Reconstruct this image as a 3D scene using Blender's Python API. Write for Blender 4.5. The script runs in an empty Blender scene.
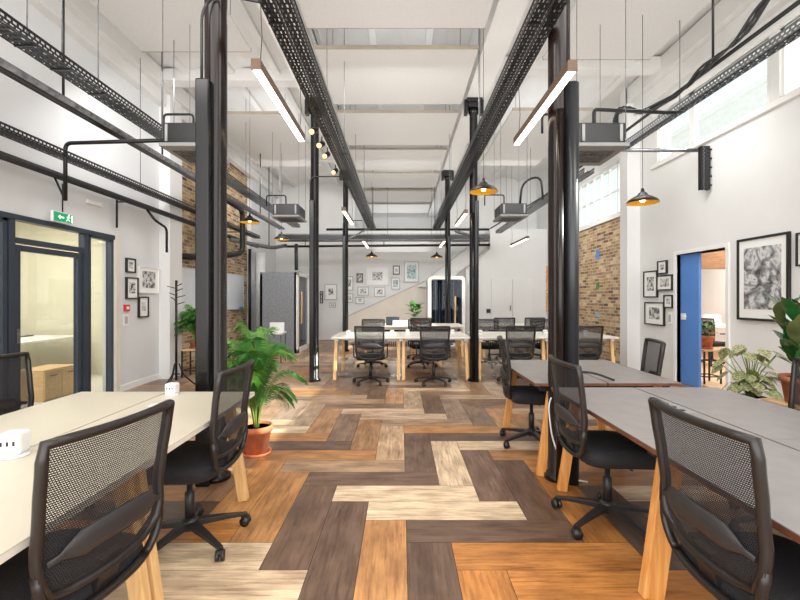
import bpy, math, random
from mathutils import Vector, Matrix
random.seed(7)
PI = math.pi
F = 440.0; CX = 401.0; CY = 298.0; CAMZ = 1.4
def PX(px, Y): return (px - CX) * Y / F
def PZ(py, Y): return CAMZ + (CY - py) * Y / F
S = bpy.context.scene
COL = S.collection

# ------------------------------------------------------------------ mesh helper
class MB:
    def __init__(s): s.v = []; s.f = []; s.sm = []
    def _add(s, vs, fs, smooth=False):
        b = len(s.v); s.v += [tuple(v) for v in vs]
        for f in fs: s.f.append(tuple(b + i for i in f)); s.sm.append(smooth)
        return s
    def box(s, x0, x1, y0, y1, z0, z1):
        if x0 > x1: x0, x1 = x1, x0
        if y0 > y1: y0, y1 = y1, y0
        if z0 > z1: z0, z1 = z1, z0
        vs = [(x0,y0,z0),(x1,y0,z0),(x1,y1,z0),(x0,y1,z0),(x0,y0,z1),(x1,y0,z1),(x1,y1,z1),(x0,y1,z1)]
        return s._add(vs, [(0,3,2,1),(4,5,6,7),(0,1,5,4),(1,2,6,5),(2,3,7,6),(3,0,4,7)])
    def beam(s, p, q, w0, h0, w1=None, h1=None, up=(0,0,1)):
        p = Vector(p); q = Vector(q); d = (q - p).normalized(); up = Vector(up)
        if abs(d.dot(up)) > .98: up = Vector((0,1,0))
        a = d.cross(up).normalized(); b = a.cross(d).normalized()
        w1 = w0 if w1 is None else w1; h1 = h0 if h1 is None else h1
        vs = []
        for c, w, h in ((p, w0, h0), (q, w1, h1)):
            for sx, sy in ((-1,-1),(1,-1),(1,1),(-1,1)): vs.append(c + a*sx*w/2 + b*sy*h/2)
        return s._add(vs, [(0,3,2,1),(4,5,6,7),(0,1,5,4),(1,2,6,5),(2,3,7,6),(3,0,4,7)])
    def tube(s, path, r, n=8, closed=False, ry=None, up=(0,0,1), cap=True):
        P = [Vector(p) for p in path]; m = len(P)
        R = r if isinstance(r, (list, tuple)) else [r]*m
        k = 1.0 if ry is None else ry
        rings = []; prev = None
        for i in range(m):
            if closed: d = P[(i+1) % m] - P[i-1]
            else: d = P[min(i+1, m-1)] - P[max(i-1, 0)]
            if d.length < 1e-9: d = Vector((0,0,1))
            d.normalize()
            if prev is None:
                u = Vector(up)
                if abs(d.dot(u)) > .95: u = Vector((1,0,0)) if abs(d.x) < .9 else Vector((0,1,0))
                a = d.cross(u).normalized()
            else:
                a = prev - d*prev.dot(d)
                a = a.normalized() if a.length > 1e-6 else d.orthogonal().normalized()
            prev = a; b = a.cross(d)
            rings.append([P[i] + (a*math.cos(2*PI*j/n) + b*k*math.sin(2*PI*j/n))*R[i] for j in range(n)])
        vs = [v for rg in rings for v in rg]; fs = []
        for i in range(m if closed else m-1):
            i2 = (i+1) % m
            for j in range(n):
                j2 = (j+1) % n
                fs.append((i*n+j, i*n+j2, i2*n+j2, i2*n+j))
        if not closed and cap: fs += [tuple(range(n))[::-1], tuple((m-1)*n+j for j in range(n))]
        return s._add(vs, fs, True)
    def lathe(s, prof, c=(0,0,0), n=20, axis='z', caps=True):
        vs = []; m = len(prof)
        for r, z in prof:
            for j in range(n):
                a = 2*PI*j/n; p = (r*math.cos(a), r*math.sin(a), z)
                if axis == 'x': p = (p[2], p[0], p[1])
                if axis == 'y': p = (p[0], p[2], p[1])
                vs.append((p[0]+c[0], p[1]+c[1], p[2]+c[2]))
        fs = []
        for i in range(m-1):
            for j in range(n):
                j2 = (j+1) % n; fs.append((i*n+j, i*n+j2, (i+1)*n+j2, (i+1)*n+j))
        if caps and prof[0][0] > 1e-5: fs.append(tuple(range(n))[::-1])
        if caps and prof[-1][0] > 1e-5: fs.append(tuple((m-1)*n+j for j in range(n)))
        return s._add(vs, fs, True)
    def grid(s, rows, smooth=True):
        n = len(rows[0]); vs = [v for r in rows for v in r]
        fs = [(i*n+j, i*n+j+1, (i+1)*n+j+1, (i+1)*n+j) for i in range(len(rows)-1) for j in range(n-1)]
        return s._add(vs, fs, smooth)
    def prism(s, poly, y0, y1):          # poly in XZ, extruded along Y
        n = len(poly)
        vs = [(x, y0, z) for x, z in poly] + [(x, y1, z) for x, z in poly]
        fs = [tuple(range(n)), tuple(range(2*n-1, n-1, -1))] + [(i, (i+1) % n + 0, (i+1) % n + n, i+n)[::-1] for i in range(n)]
        return s._add(vs, fs)
    def prismz(s, poly, z0, z1):
        n = len(poly)
        vs = [(x, y, z0) for x, y in poly] + [(x, y, z1) for x, y in poly]
        fs = [tuple(range(n))[::-1], tuple(range(n, 2*n))] + [(i, (i+1) % n, (i+1) % n + n, i+n) for i in range(n)]
        return s._add(vs, fs)
    def build(s, name, mat, parent=None, loc=None, bevel=0, kind=None, solid=0, subd=0, label=None):
        me = bpy.data.meshes.new(name); me.from_pydata(s.v, [], s.f)
        me.polygons.foreach_set('use_smooth', s.sm); me.materials.append(mat)
        me.validate(); me.update()
        o = bpy.data.objects.new(name, me); COL.objects.link(o)
        if parent: o.parent = parent
        if loc: o.location = loc
        if solid:
            md = o.modifiers.new('solid', 'SOLIDIFY'); md.thickness = solid; md.offset = 0
        if subd:
            md = o.modifiers.new('sub', 'SUBSURF'); md.levels = subd; md.render_levels = subd
        if bevel:
            md = o.modifiers.new('bevel', 'BEVEL'); md.width = bevel; md.segments = 2; md.limit_method = 'ANGLE'
        if kind: o['kind'] = kind
        if label: o['label'] = label
        return o
def tag(o, label=None, cat=None, group=None, kind=None):
    if label: o['label'] = label
    if cat: o['category'] = cat
    if group: o['group'] = group
    if kind: o['kind'] = kind
    return o
def empty(name, loc, rz=0, label=None, cat=None, group=None):
    o = bpy.data.objects.new(name, None); COL.objects.link(o); o.location = loc; o.rotation_euler = (0,0,rz)
    o.empty_display_size = .05
    return tag(o, label, cat, group)
def kids(o): return [c for c in bpy.data.objects if c.parent == o]
def copy_tree(o, parent=None):
    c = o.copy(); COL.objects.link(c)
    if parent: c.parent = parent
    for ch in kids(o): copy_tree(ch, c)
    return c
def rpath(pts, r=.06, n=5):              # round the corners of a polyline
    P = [Vector(p) for p in pts]; out = [P[0]]
    for i in range(1, len(P)-1):
        a = (P[i-1]-P[i]); b = (P[i+1]-P[i]); rr = min(r, a.length/2, b.length/2)
        p0 = P[i] + a.normalized()*rr; p1 = P[i] + b.normalized()*rr
        for k in range(n+1):
            t = k/n; out.append(p0*(1-t)**2 + P[i]*2*t*(1-t) + p1*t*t)
    out.append(P[-1]); return out

# ------------------------------------------------------------------ materials
def lin(c):
    return tuple(((v/255)/12.92 if v/255 <= .04045 else ((v/255+.055)/1.055)**2.4) for v in c) + (1,)
def newmat(name):
    m = bpy.data.materials.new(name); m.use_nodes = True; nt = m.node_tree
    return m, nt, nt.nodes['Principled BSDF'], nt.nodes['Material Output']
def N(nt, t, **k):
    n = nt.nodes.new(t)
    for a, v in k.items(): setattr(n, a, v)
    return n
def mathn(nt, op, a, b=None):
    n = N(nt, 'ShaderNodeMath', operation=op)
    for i, v in enumerate((a, b)):
        if v is None: continue
        if isinstance(v, (int, float)): n.inputs[i].default_value = v
        else: nt.links.new(v, n.inputs[i])
    return n.outputs[0]
def ramp(nt, fac, stops, interp='LINEAR'):
    r = N(nt, 'ShaderNodeValToRGB'); cr = r.color_ramp; cr.interpolation = interp
    while len(cr.elements) < len(stops): cr.elements.new(.5)
    for e, (p, c) in zip(cr.elements, stops): e.position = p; e.color = lin(c)
    nt.links.new(fac, r.inputs[0]); return r.outputs[0]
def paint(name, rgb, rough=.6, var=.06, scale=3.0, metal=0.0, bump=0.0, spec=.5, stretch=None, coat=0.0):
    m, nt, b, out = newmat(name)
    tc = N(nt, 'ShaderNodeTexCoord'); no = N(nt, 'ShaderNodeTexNoise'); no.inputs['Scale'].default_value = scale; no.inputs['Detail'].default_value = 5
    src = tc.outputs['Object']
    if stretch:
        mp = N(nt, 'ShaderNodeMapping'); mp.inputs['Scale'].default_value = stretch
        nt.links.new(src, mp.inputs[0]); src = mp.outputs[0]
    nt.links.new(src, no.inputs['Vector'])
    lo = tuple(max(0, c*(1-var)) for c in rgb); hi = tuple(min(255, c*(1+var)) for c in rgb)
    nt.links.new(ramp(nt, no.outputs['Fac'], [(.3, lo), (.7, hi)]), b.inputs['Base Color'])
    b.inputs['Roughness'].default_value = rough; b.inputs['Metallic'].default_value = metal
    b.inputs['Specular IOR Level'].default_value = spec
    if coat: b.inputs['Coat Weight'].default_value = coat; b.inputs['Coat Roughness'].default_value = .1
    if bump:
        bp = N(nt, 'ShaderNodeBump'); bp.inputs['Strength'].default_value = bump; bp.inputs['Distance'].default_value = .01
        nt.links.new(no.outputs['Fac'], bp.inputs['Height']); nt.links.new(bp.outputs[0], b.inputs['Normal'])
    return m
def emis(name, rgb, st):
    m, nt, b, out = newmat(name)
    b.inputs['Base Color'].default_value = lin(rgb)
    b.inputs['Emission Color'].default_value = lin(rgb); b.inputs['Emission Strength'].default_value = st
    return m
def glassm(name, rgb, op=.08, rough=.02, tint=(235,240,240)):
    m, nt, b, out = newmat(name)
    tr = N(nt, 'ShaderNodeBsdfTransparent'); tr.inputs[0].default_value = lin(tint)
    gl = N(nt, 'ShaderNodeBsdfGlossy'); gl.inputs['Roughness'].default_value = rough; gl.inputs[0].default_value = (1,1,1,1)
    fr = N(nt, 'ShaderNodeLayerWeight'); fr.inputs[0].default_value = .5
    fac = mathn(nt, 'ADD', mathn(nt, 'MULTIPLY', mathn(nt, 'POWER', fr.outputs['Facing'], 4.0), .5), op)
    mx = N(nt, 'ShaderNodeMixShader'); nt.links.new(fac, mx.inputs[0]); nt.links.new(tr.outputs[0], mx.inputs[1])
    b.inputs['Base Color'].default_value = lin(rgb); b.inputs['Roughness'].default_value = .3
    nt.links.new(gl.outputs[0], mx.inputs[2]); nt.links.new(mx.outputs[0], out.inputs[0])
    return m
def holes(name, rgb, cell, duty, rough=.5, axes=('X','Z'), phase=False, metal=0.0, coords='Object'):
    """sheet with a regular pattern of holes (mesh fabric, perforated tray)"""
    m, nt, b, out = newmat(name)
    tc = N(nt, 'ShaderNodeTexCoord'); sp = N(nt, 'ShaderNodeSeparateXYZ'); nt.links.new(tc.outputs[coords], sp.inputs[0])
    u = mathn(nt, 'DIVIDE', sp.outputs[axes[0]], cell[0]); v = mathn(nt, 'DIVIDE', sp.outputs[axes[1]], cell[1])
    if phase:
        fl = mathn(nt, 'FLOOR', v); u = mathn(nt, 'ADD', u, mathn(nt, 'MULTIPLY', fl, .5))
    fu = mathn(nt, 'FRACT', u); fv = mathn(nt, 'FRACT', v)
    hole = mathn(nt, 'MULTIPLY', mathn(nt, 'LESS_THAN', fu, duty[0]), mathn(nt, 'LESS_THAN', fv, duty[1]))
    b.inputs['Base Color'].default_value = lin(rgb); b.inputs['Roughness'].default_value = rough; b.inputs['Metallic'].default_value = metal
    tr = N(nt, 'ShaderNodeBsdfTransparent'); mx = N(nt, 'ShaderNodeMixShader')
    nt.links.new(hole, mx.inputs[0]); nt.links.new(b.outputs[0], mx.inputs[1]); nt.links.new(tr.outputs[0], mx.inputs[2])
    nt.links.new(mx.outputs[0], out.inputs[0]); return m
def wood(name, a, c, scale=(1,12,12), rough=.45):
    m, nt, b, out = newmat(name)
    tc = N(nt, 'ShaderNodeTexCoord'); mp = N(nt, 'ShaderNodeMapping'); mp.inputs['Scale'].default_value = scale
    nt.links.new(tc.outputs['Object'], mp.inputs[0])
    no = N(nt, 'ShaderNodeTexNoise'); no.inputs['Scale'].default_value = 3; no.inputs['Detail'].default_value = 7; no.inputs['Distortion'].default_value = .6
    nt.links.new(mp.outputs[0], no.inputs['Vector'])
    nt.links.new(ramp(nt, no.outputs['Fac'], [(.3, a), (.7, c)]), b.inputs['Base Color'])
    b.inputs['Roughness'].default_value = rough; return m
def art(name, seed, scale=7, dark=(35,35,38), light=(225,225,222), mid=(120,120,122)):
    m, nt, b, out = newmat(name)
    tc = N(nt, 'ShaderNodeTexCoord')
    no = N(nt, 'ShaderNodeTexNoise', noise_dimensions='4D'); no.inputs['W'].default_value = seed*3.7; no.inputs['Scale'].default_value = scale
    no.inputs['Detail'].default_value = 4; no.inputs['Distortion'].default_value = 2.7
    nt.links.new(tc.outputs['Object'], no.inputs['Vector'])
    nt.links.new(ramp(nt, no.outputs['Fac'], [(.36, dark), (.47, mid), (.56, light), (.66, mid)]), b.inputs['Base Color'])
    b.inputs['Roughness'].default_value = .35; return m

M = {}
M['white'] = paint('white_paint', (220,220,219), .75, .015, 1.2)
M['wallL'] = paint('white_plaster', (214,215,216), .7, .02, 1.0, bump=.03)
M['ceil'] = paint('ceiling_paint', (222,221,219), .85, .02, 1.5)
M['raft'] = paint('acoustic_felt_white', (204,202,199), .95, .012, 30)
M['raftedge'] = paint('raft_edge', (150,140,125), .8, .05)
M['beige'] = paint('beige_plaster', (214,207,196), .8, .02)
M['cream'] = paint('cream_wall', (214,206,186), .7, .02)
M['black'] = paint('black_metal', (30,28,29), .38, .15, 6, metal=.3)
M['colblack'] = paint('column_black', (15,13,14), .22, .2, 3, spec=.3, stretch=(1,1,.2))
M['colbrown'] = paint('column_brown_black', (28,18,15), .22, .35, 3, spec=.35, stretch=(1,1,.2))
M['colgrey'] = paint('pipe_graphite', (36,38,42), .32, .1, 3, metal=.2)
M['steel'] = paint('galvanised', (120,122,124), .4, .12, 20, metal=.6)
M['plast'] = paint('black_plastic', (36,33,33), .38, .1, 20)
M['frameb'] = paint('chair_frame_plastic', (34,28,26), .38, .1, 10)
M['pad'] = paint('lumbar_rubber', (46,43,44), .5, .05, 10)
M['fabric'] = paint('seat_fabric', (36,35,38), .95, .15, 120, bump=.2)
M['mesh'] = holes('chair_mesh', (34,33,36), (.0065,.0065), (.62,.46), .7, ('X','Z'), True)
M['navy'] = paint('anthracite_frame', (47,56,68), .4, .06)
M['dframe'] = paint('dark_frame', (34,31,30), .4, .1)
M['whiteplastic'] = paint('white_plastic', (232,231,228), .35, .01)
M['greydesk'] = paint('grey_laminate', (136,131,129), .42, .035, 9, stretch=(1,1,1))
M['brownedge'] = paint('brown_edge', (104,62,42), .5, .15, 12)
M['creamdesk'] = paint('cream_laminate', (198,189,170), .38, .015, 4)
M['whitedesk'] = paint('white_laminate', (222,216,204), .4, .01, 4)
M['oak'] = wood('oak_leg', (214,166,106), (236,196,140), (14,14,1.2))
M['oakd'] = wood('oak_leg_orange', (208,136,66), (232,172,100), (14,14,1.2))
M['oakpanel'] = wood('oak_panel', (196,156,112), (216,180,136), (2,12,12))
M['brownoak'] = wood('brown_oak_header', (140,100,70), (168,126,90), (2,12,12))
M['terra'] = paint('terracotta', (196,116,76), .8, .1, 14)
M['terrad'] = paint('terracotta_dull', (150,92,64), .8, .15, 14)
M['soil'] = paint('soil', (52,38,28), .95, .3, 60)
M['leafp'] = paint('palm_leaf', (76,124,40), .5, .35, 6)
M['leafp2'] = paint('palm_leaf_dark', (48,100,36), .5, .3, 6)
M['stem'] = paint('green_stem', (120,140,60), .6, .2)
M['rubber'] = paint('rubber_leaf', (34,86,40), .22, .25, 9, coat=.4)
M['rubber2'] = paint('rubber_leaf_young', (84,92,52), .3, .3, 9)
M['glass'] = glassm('clear_glass', (200,210,210), .03)
M['glassd'] = glassm('booth_glass', (150,160,170), .015, rough=0.0, tint=(196,206,214))
M['felt'] = paint('grey_felt', (128,131,136), .95, .13, 30, bump=.3)
M['blue'] = paint('blue_paint', (84,134,206), .55, .02)
M['tray'] = holes('perforated_tray', (38,38,40), (.05,.034), (.66,.56), .4, ('Y','Z'), True, .5)
M['trayx'] = holes('perforated_tray_cross', (62,62,64), (.05,.028), (.62,.5), .4, ('X','Z'), True, .5)
M['traylight'] = holes('silver_tray', (120,122,124), (.05,.034), (.6,.56), .4, ('Y','Z'), True, .4)
M['traybot'] = holes('perforated_tray_floor', (34,34,36), (.034,.05), (.62,.66), .4, ('X','Y'), True, .5)
M['traydark'] = paint('dark_cable', (34,34,36), .5, .3, 30)
M['traygrey'] = paint('pipe_insulation', (88,88,88), .7, .3, 18)
M['gold'] = paint('gold_inside', (250,196,52), .35, .05, metal=.2)
M['led'] = emis('led_diffuser', (255,238,212), 7)
M['bulb'] = emis('warm_bulb', (255,222,150), 9)
M['spotlens'] = emis('spot_lens', (255,200,130), 2.0)
M['hvac'] = paint('hvac_grey', (146,146,146), .6, .04)
M['plexi'] = glassm('plexi', (220,225,225), .12, .1, (246,248,248))
M['ledwood'] = paint('led_housing', (88,66,48), .45, .08)
M['mat'] = paint('picture_mat', (235,235,233), .7, .005)
M['silverframe'] = paint('shadow_line_grey', (176,176,176), .4, .05)
M['grout'] = paint('floor_gap', (50,38,30), .9, .1)
M['facade'] = paint('outside_facade', (246,244,238), .9, .03)
M['facwin'] = paint('outside_window', (186,194,204), .3, .1, 1)
M['green'] = emis('exit_green', (20,150,96), .35)
M['signwhite'] = emis('exit_white', (240,250,245), .5)
M['red'] = paint('alarm_red', (204,32,40), .4, .03)
M['whiteboard'] = paint('whiteboard_face', (222,228,234), .15, .01)
M['skyp'] = paint('dusty_blue_paper', (150,176,184), .6, .1, 8)

def floor_mat():
    m, nt, b, out = newmat('vinyl_planks')
    at = N(nt, 'ShaderNodeAttribute', attribute_name='plank'); uv = N(nt, 'ShaderNodeUVMap')
    mp = N(nt, 'ShaderNodeMapping'); mp.inputs['Scale'].default_value = (2.2, 30, 1); nt.links.new(uv.outputs[0], mp.inputs[0])
    n1 = N(nt, 'ShaderNodeTexNoise'); n1.inputs['Scale'].default_value = 1.6; n1.inputs['Detail'].default_value = 9; n1.inputs['Roughness'].default_value = .68; n1.inputs['Distortion'].default_value = .5
    nt.links.new(mp.outputs[0], n1.inputs['Vector'])
    n2 = N(nt, 'ShaderNodeTexNoise'); n2.inputs['Scale'].default_value = 3.5; n2.inputs['Detail'].default_value = 5
    mp2 = N(nt, 'ShaderNodeMapping'); mp2.inputs['Scale'].default_value = (1, 2.4, 1); nt.links.new(uv.outputs[0], mp2.inputs[0]); nt.links.new(mp2.outputs[0], n2.inputs['Vector'])
    g = ramp(nt, n1.outputs['Fac'], [(.32, (160,150,144)), (.48, (228,224,220)), (.66, (255,255,255))])
    g2 = ramp(nt, n2.outputs['Fac'], [(.35, (180,172,168)), (.62, (255,255,255))])
    mx = N(nt, 'ShaderNodeMix', data_type='RGBA', blend_type='MULTIPLY'); mx.inputs[0].default_value = .85
    nt.links.new(at.outputs['Color'], mx.inputs[6]); nt.links.new(g, mx.inputs[7])
    my = N(nt, 'ShaderNodeMix', data_type='RGBA', blend_type='MULTIPLY'); my.inputs[0].default_value = .7
    nt.links.new(mx.outputs[2], my.inputs[6]); nt.links.new(g2, my.inputs[7])
    nt.links.new(my.outputs[2], b.inputs['Base Color'])
    b.inputs['Roughness'].default_value = .36
    bp = N(nt, 'ShaderNodeBump'); bp.inputs['Strength'].default_value = .12; bp.inputs['Distance'].default_value = .004
    nt.links.new(n1.outputs['Fac'], bp.inputs['Height']); nt.links.new(bp.outputs[0], b.inputs['Normal'])
    return m
M['floor'] = floor_mat()
def brick_mat():
    m, nt, b, out = newmat('old_brick')
    tc = N(nt, 'ShaderNodeTexCoord'); sp = N(nt, 'ShaderNodeSeparateXYZ'); nt.links.new(tc.outputs['Object'], sp.inputs[0])
    cb = N(nt, 'ShaderNodeCombineXYZ'); nt.links.new(sp.outputs['Y'], cb.inputs[0]); nt.links.new(sp.outputs['Z'], cb.inputs[1])
    br = N(nt, 'ShaderNodeTexBrick'); br.inputs['Scale'].default_value = 1.0
    br.inputs['Brick Width'].default_value = .23; br.inputs['Row Height'].default_value = .072; br.inputs['Mortar Size'].default_value = .007
    br.inputs['Color1'].default_value = (0,0,0,1); br.inputs['Color2'].default_value = (1,1,1,1); br.inputs['Mortar'].default_value = (.5,.5,.5,1)
    br.inputs['Bias'].default_value = 0
    no = N(nt, 'ShaderNodeTexNoise'); no.inputs['Scale'].default_value = 6; no.inputs['Detail'].default_value = 5
    nt.links.new(tc.outputs['Object'], no.inputs['Vector'])
    dv = N(nt, 'ShaderNodeVectorMath', operation='SCALE'); dv.inputs[3].default_value = .03; nt.links.new(no.outputs['Color'], dv.inputs[0])
    ad = N(nt, 'ShaderNodeVectorMath', operation='ADD'); nt.links.new(cb.outputs[0], ad.inputs[0]); nt.links.new(dv.outputs[0], ad.inputs[1])
    nt.links.new(ad.outputs[0], br.inputs['Vector'])
    f = mathn(nt, 'ADD', mathn(nt, 'MULTIPLY', br.outputs['Color'], .75), mathn(nt, 'MULTIPLY', no.outputs['Fac'], .3))
    c = ramp(nt, f, [(.12, (88,70,60)), (.3, (160,126,92)), (.45, (196,164,120)), (.58, (124,98,80)), (.72, (214,190,150)), (.9, (150,120,96))])
    mx = N(nt, 'ShaderNodeMix', data_type='RGBA'); nt.links.new(br.outputs['Fac'], mx.inputs[0]); nt.links.new(c, mx.inputs[6]); mx.inputs[7].default_value = lin((196,184,160))
    nt.links.new(mx.outputs[2], b.inputs['Base Color']); b.inputs['Roughness'].default_value = .9
    bp = N(nt, 'ShaderNodeBump'); bp.inputs['Strength'].default_value = .6; bp.inputs['Distance'].default_value = .01
    bp.invert = True
    nt.links.new(br.outputs['Fac'], bp.inputs['Height']); nt.links.new(bp.outputs[0], b.inputs['Normal'])
    return m
M['brick'] = brick_mat()
def leaf_spot():
    m, nt, b, out = newmat('speckled_leaf')
    tc = N(nt, 'ShaderNodeTexCoord'); vo = N(nt, 'ShaderNodeTexVoronoi'); vo.inputs['Scale'].default_value = 55
    nt.links.new(tc.outputs['Object'], vo.inputs['Vector'])
    nt.links.new(ramp(nt, vo.outputs['Distance'], [(.25, (196,160,150)), (.45, (142,150,100)), (.7, (92,120,62))]), b.inputs['Base Color'])
    b.inputs['Roughness'].default_value = .5; return m
M['speck'] = leaf_spot()

# ------------------------------------------------------------------ setting
W = .255
PALN = {'o': (214,156,100), 'O': (212,144,78), 'd': (130,103,86), 'D': (112,90,78), 'l': (250,222,186), 't': (206,172,136), 'm': (170,132,102), 'g': (156,136,122)}
HC = {(-9,-1):'l',(-8,0):'l',(-7,1):'t',(-6,2):'o',(-5,3):'d',(-4,4):'l',(-3,5):'o',(-10,-2):'d'}
# keys (row j, start i)
HK = {(-1,-1):'d',(0,0):'l',(1,1):'l',(2,2):'d',(3,3):'O',(4,4):'O',(5,5):'O',(-2,-2):'t',(-3,-3):'o',(-4,-4):'d',(-5,-5):'o',(-6,-6):'l',(-7,-7):'l',
      (-5,3):'d',(-6,2):'o',(-7,1):'t',(-8,0):'l',(-9,-1):'l',(-10,-2):'d',(-11,-3):'t',(-12,-4):'l',(-4,4):'l',(-3,5):'o',(-2,6):'O',(-1,7):'O',(-12,4):'l',(-11,5):'d',(-10,6):'d',(-13,3):'m',(-14,2):'l',
      (3,-5):'l',(4,-4):'l',(2,-6):'O',(1,-7):'d',(0,-8):'o',(5,-3):'t'}
VK = {(3,-4):'l',(4,-3):'d',(5,-2):'d',(6,-1):'O',(7,0):'D',(-1,0):'d',(0,1):'d',(1,2):'o',(2,3):'d',(-2,-1):'o',(-3,-2):'o',(-4,-3):'m',(2,-5):'d',(1,-6):'t',(0,-7):'o',(-1,-8):'d',(-2,-9):'o',(-3,-10):'l',(-4,-11):'g',
      (6,-9):'o',(5,-10):'g',(4,-11):'g',(3,-12):'d',(2,-13):'l',(7,-8):'o',(8,-7):'d',(9,-6):'o',(8,1):'d',(3,4):'O'}
def build_floor():
    vs = []; fs = []; cols = []; uvs = []
    x0 = -.478; y0 = 3.284
    def add(xa, xb, ya, yb, horiz, key):
        xa = max(xa, -7.6); xb = min(xb, 9.0); ya = max(ya, -2.4); yb = min(yb, 14.9)
        if xb - xa < .01 or yb - ya < .01: return
        g = .0012; b = len(vs)
        vs.extend([(xa+g,ya+g,0),(xb-g,ya+g,0),(xb-g,yb-g,0),(xa+g,yb-g,0)]); fs.append((b,b+1,b+2,b+3))
        k = random.random()
        c = PALN[key]; k2 = random.uniform(.9, 1.08)
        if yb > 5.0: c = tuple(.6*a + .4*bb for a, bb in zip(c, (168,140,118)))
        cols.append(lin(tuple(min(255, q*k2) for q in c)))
        ou, ov = random.uniform(0, 30), random.uniform(0, 30)
        lx, ly = xb-xa, yb-ya
        if horiz: uvs.extend([(ou,ov),(ou+lx,ov),(ou+lx,ov+ly),(ou,ov+ly)])
        else: uvs.extend([(ou,ov),(ou,ov+lx),(ou+ly,ov+lx),(ou+ly,ov)])
    for j in range(-48, 26):
        for i in range(-40, 44):
            if (i - j) % 8 == 0:
                key = HK.get((j, i)) or random.choices('oOdlmtg', [3,2,4,3,2,3,2])[0]
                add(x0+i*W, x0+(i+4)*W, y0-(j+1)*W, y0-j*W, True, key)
            if (i - j) % 8 == 7:       # top cell row of a vertical plank: rows j..j+3
                key = VK.get((i, j)) or random.choices('oOdlmtg', [3,2,4,3,2,3,2])[0]
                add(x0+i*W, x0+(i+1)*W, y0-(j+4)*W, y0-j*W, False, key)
    me = bpy.data.meshes.new('floor'); me.from_pydata(vs, [], fs)
    me.materials.append(M['floor'])
    ca = me.color_attributes.new('plank', 'FLOAT_COLOR', 'CORNER'); ul = me.uv_layers.new(name='UVMap')
    for p in me.polygons:
        for li in p.loop_indices: ca.data[li].color = cols[p.index]
    for li, uvv in enumerate(uvs): ul.data[li].uv = uvv
    o = bpy.data.objects.new('floor', me); COL.objects.link(o); o['kind'] = 'structure'
    MB().box(-7.7, 9.1, -2.5, 18.3, -.12, -.001).build('floor_base', M['grout'], o)
build_floor()

def panel_x(name, xa, xb, y0, y1, z0, z1, hl, mat):
    """wall running along Y between xa and xb with rectangular holes (ya,yb,za,zb)"""
    ys = sorted({y0, y1} | {h[0] for h in hl} | {h[1] for h in hl}); zs = sorted({z0, z1} | {h[2] for h in hl} | {h[3] for h in hl})
    mb = MB()
    for a, b in zip(ys, ys[1:]):
        run = None
        for c, d in zip(zs, zs[1:]):
            my, mz = (a+b)/2, (c+d)/2
            if any(h[0] < my < h[1] and h[2] < mz < h[3] for h in hl):
                if run: mb.box(xa, xb, a, b, *run); run = None
            else: run = (run[0], d) if run else (c, d)
        if run: mb.box(xa, xb, a, b, *run)
    return mb.build(name, mat, kind='structure')
XL, XR = -4.19, 4.54
HL = [(2.0, 6.40, 0, 2.29)]
panel_x('wall_left', XL-.15, XL, -2.4, 8.0, 0, 5.6, HL, M['wallL'])
panel_x('wall_left_brick', -4.55, -4.30, 8.0, 12.3, 0, 5.6, [], M['brick'])
panel_x('wall_left_back', -4.45, XL, 12.3, 14.9, 0, 5.6, [], M['wallL'])
HR = [(6.13, 7.24, 0, 2.107), (5.43, 7.8, 3.77, 4.62), (2.7, 5.28, 3.77, 4.62)]
panel_x('wall_right', XR, XR+.25, -2.4, 8.5, 0, 5.9, HR, M['white'])
panel_x('wall_right_brick', 4.65, 4.9, 8.5, 12.9, 0, 3.12, [], M['brick'])
panel_x('wall_right_upper', 4.65, 4.9, 8.5, 12.9, 3.12, 5.9, [(8.7, 12.7, 3.2, 4.35)], M['white'])
panel_x('wall_right_back', XR, 4.9, 12.9, 14.9, 0, 5.9, [], M['white'])
MB().box(-4.19, -4.0, 7.62, 8.04, 0, 5.6).build('trim_1', M['white'], kind='structure')
MB().box(4.3, 4.66, 8.36, 8.64, 0, 5.9).build('trim_2', M['white'], kind='structure')
MB().box(-4.45, 4.9, 14.75, 14.95, 0, 3.75).build('wall_back', M['white'], kind='structure')
MB().box(-4.45, -1.55, 14.75, 14.95, 3.75, 5.6).build('wall_back_upper_left', M['white'], kind='structure')
MB().box(1.55, 4.9, 14.75, 14.95, 3.75, 5.9).build('wall_back_upper_right', M['white'], kind='structure')
mb = MB(); mb.box(-1.6, 1.6, 18.2, 18.4, 3.4, 5.9); mb.box(-1.75, -1.55, 14.95, 18.3, 3.4, 5.9); mb.box(1.55, 1.75, 14.95, 18.3, 3.4, 5.9); mb.box(-1.6, 1.6, 14.95, 18.2, 3.55, 3.75)
mb.build('wall_mezzanine', M['white'], kind='structure')
# vaulted ceiling: shallow arches between joists
def ceil(name, xa, xb, ya, yb, z, per=.78, h=.09):
    n = max(1, round((xb-xa)/per)); per = (xb-xa)/n; mb = MB(); prof = []
    for k in range(n):
        for t in range(9): prof.append((xa + per*(k + t/8), z + h*math.sin(PI*t/8)))
    mb.grid([[(x, y, zz) for x, zz in prof] for y in (ya, yb)], False)
    for k in range(n+1): mb.box(xa+per*k-.05, xa+per*k+.05, ya, yb, z-.05, z+.02)
    mb.box(xa, xb, ya, yb, z+h+.02, z+h+.14)
    return mb.build(name, M['ceil'], kind='structure')
ceil('ceiling', -1.3, 1.3, -2.4, 18.2, 5.45)
ceil('ceiling_left_aisle', -4.3, -1.3, -2.4, 14.9, 5.15)
ceil('ceiling_right_aisle', 1.3, 4.8, -2.4, 14.9, 5.35)
mb = MB()
for s_ in (-1.47, 1.27):
    mb.box(s_-.17, s_+.17, -2.4, 18.2, 4.74, 5.5)
mb.build('trim_3', M['ceil'], kind='structure')
mb = MB()
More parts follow.
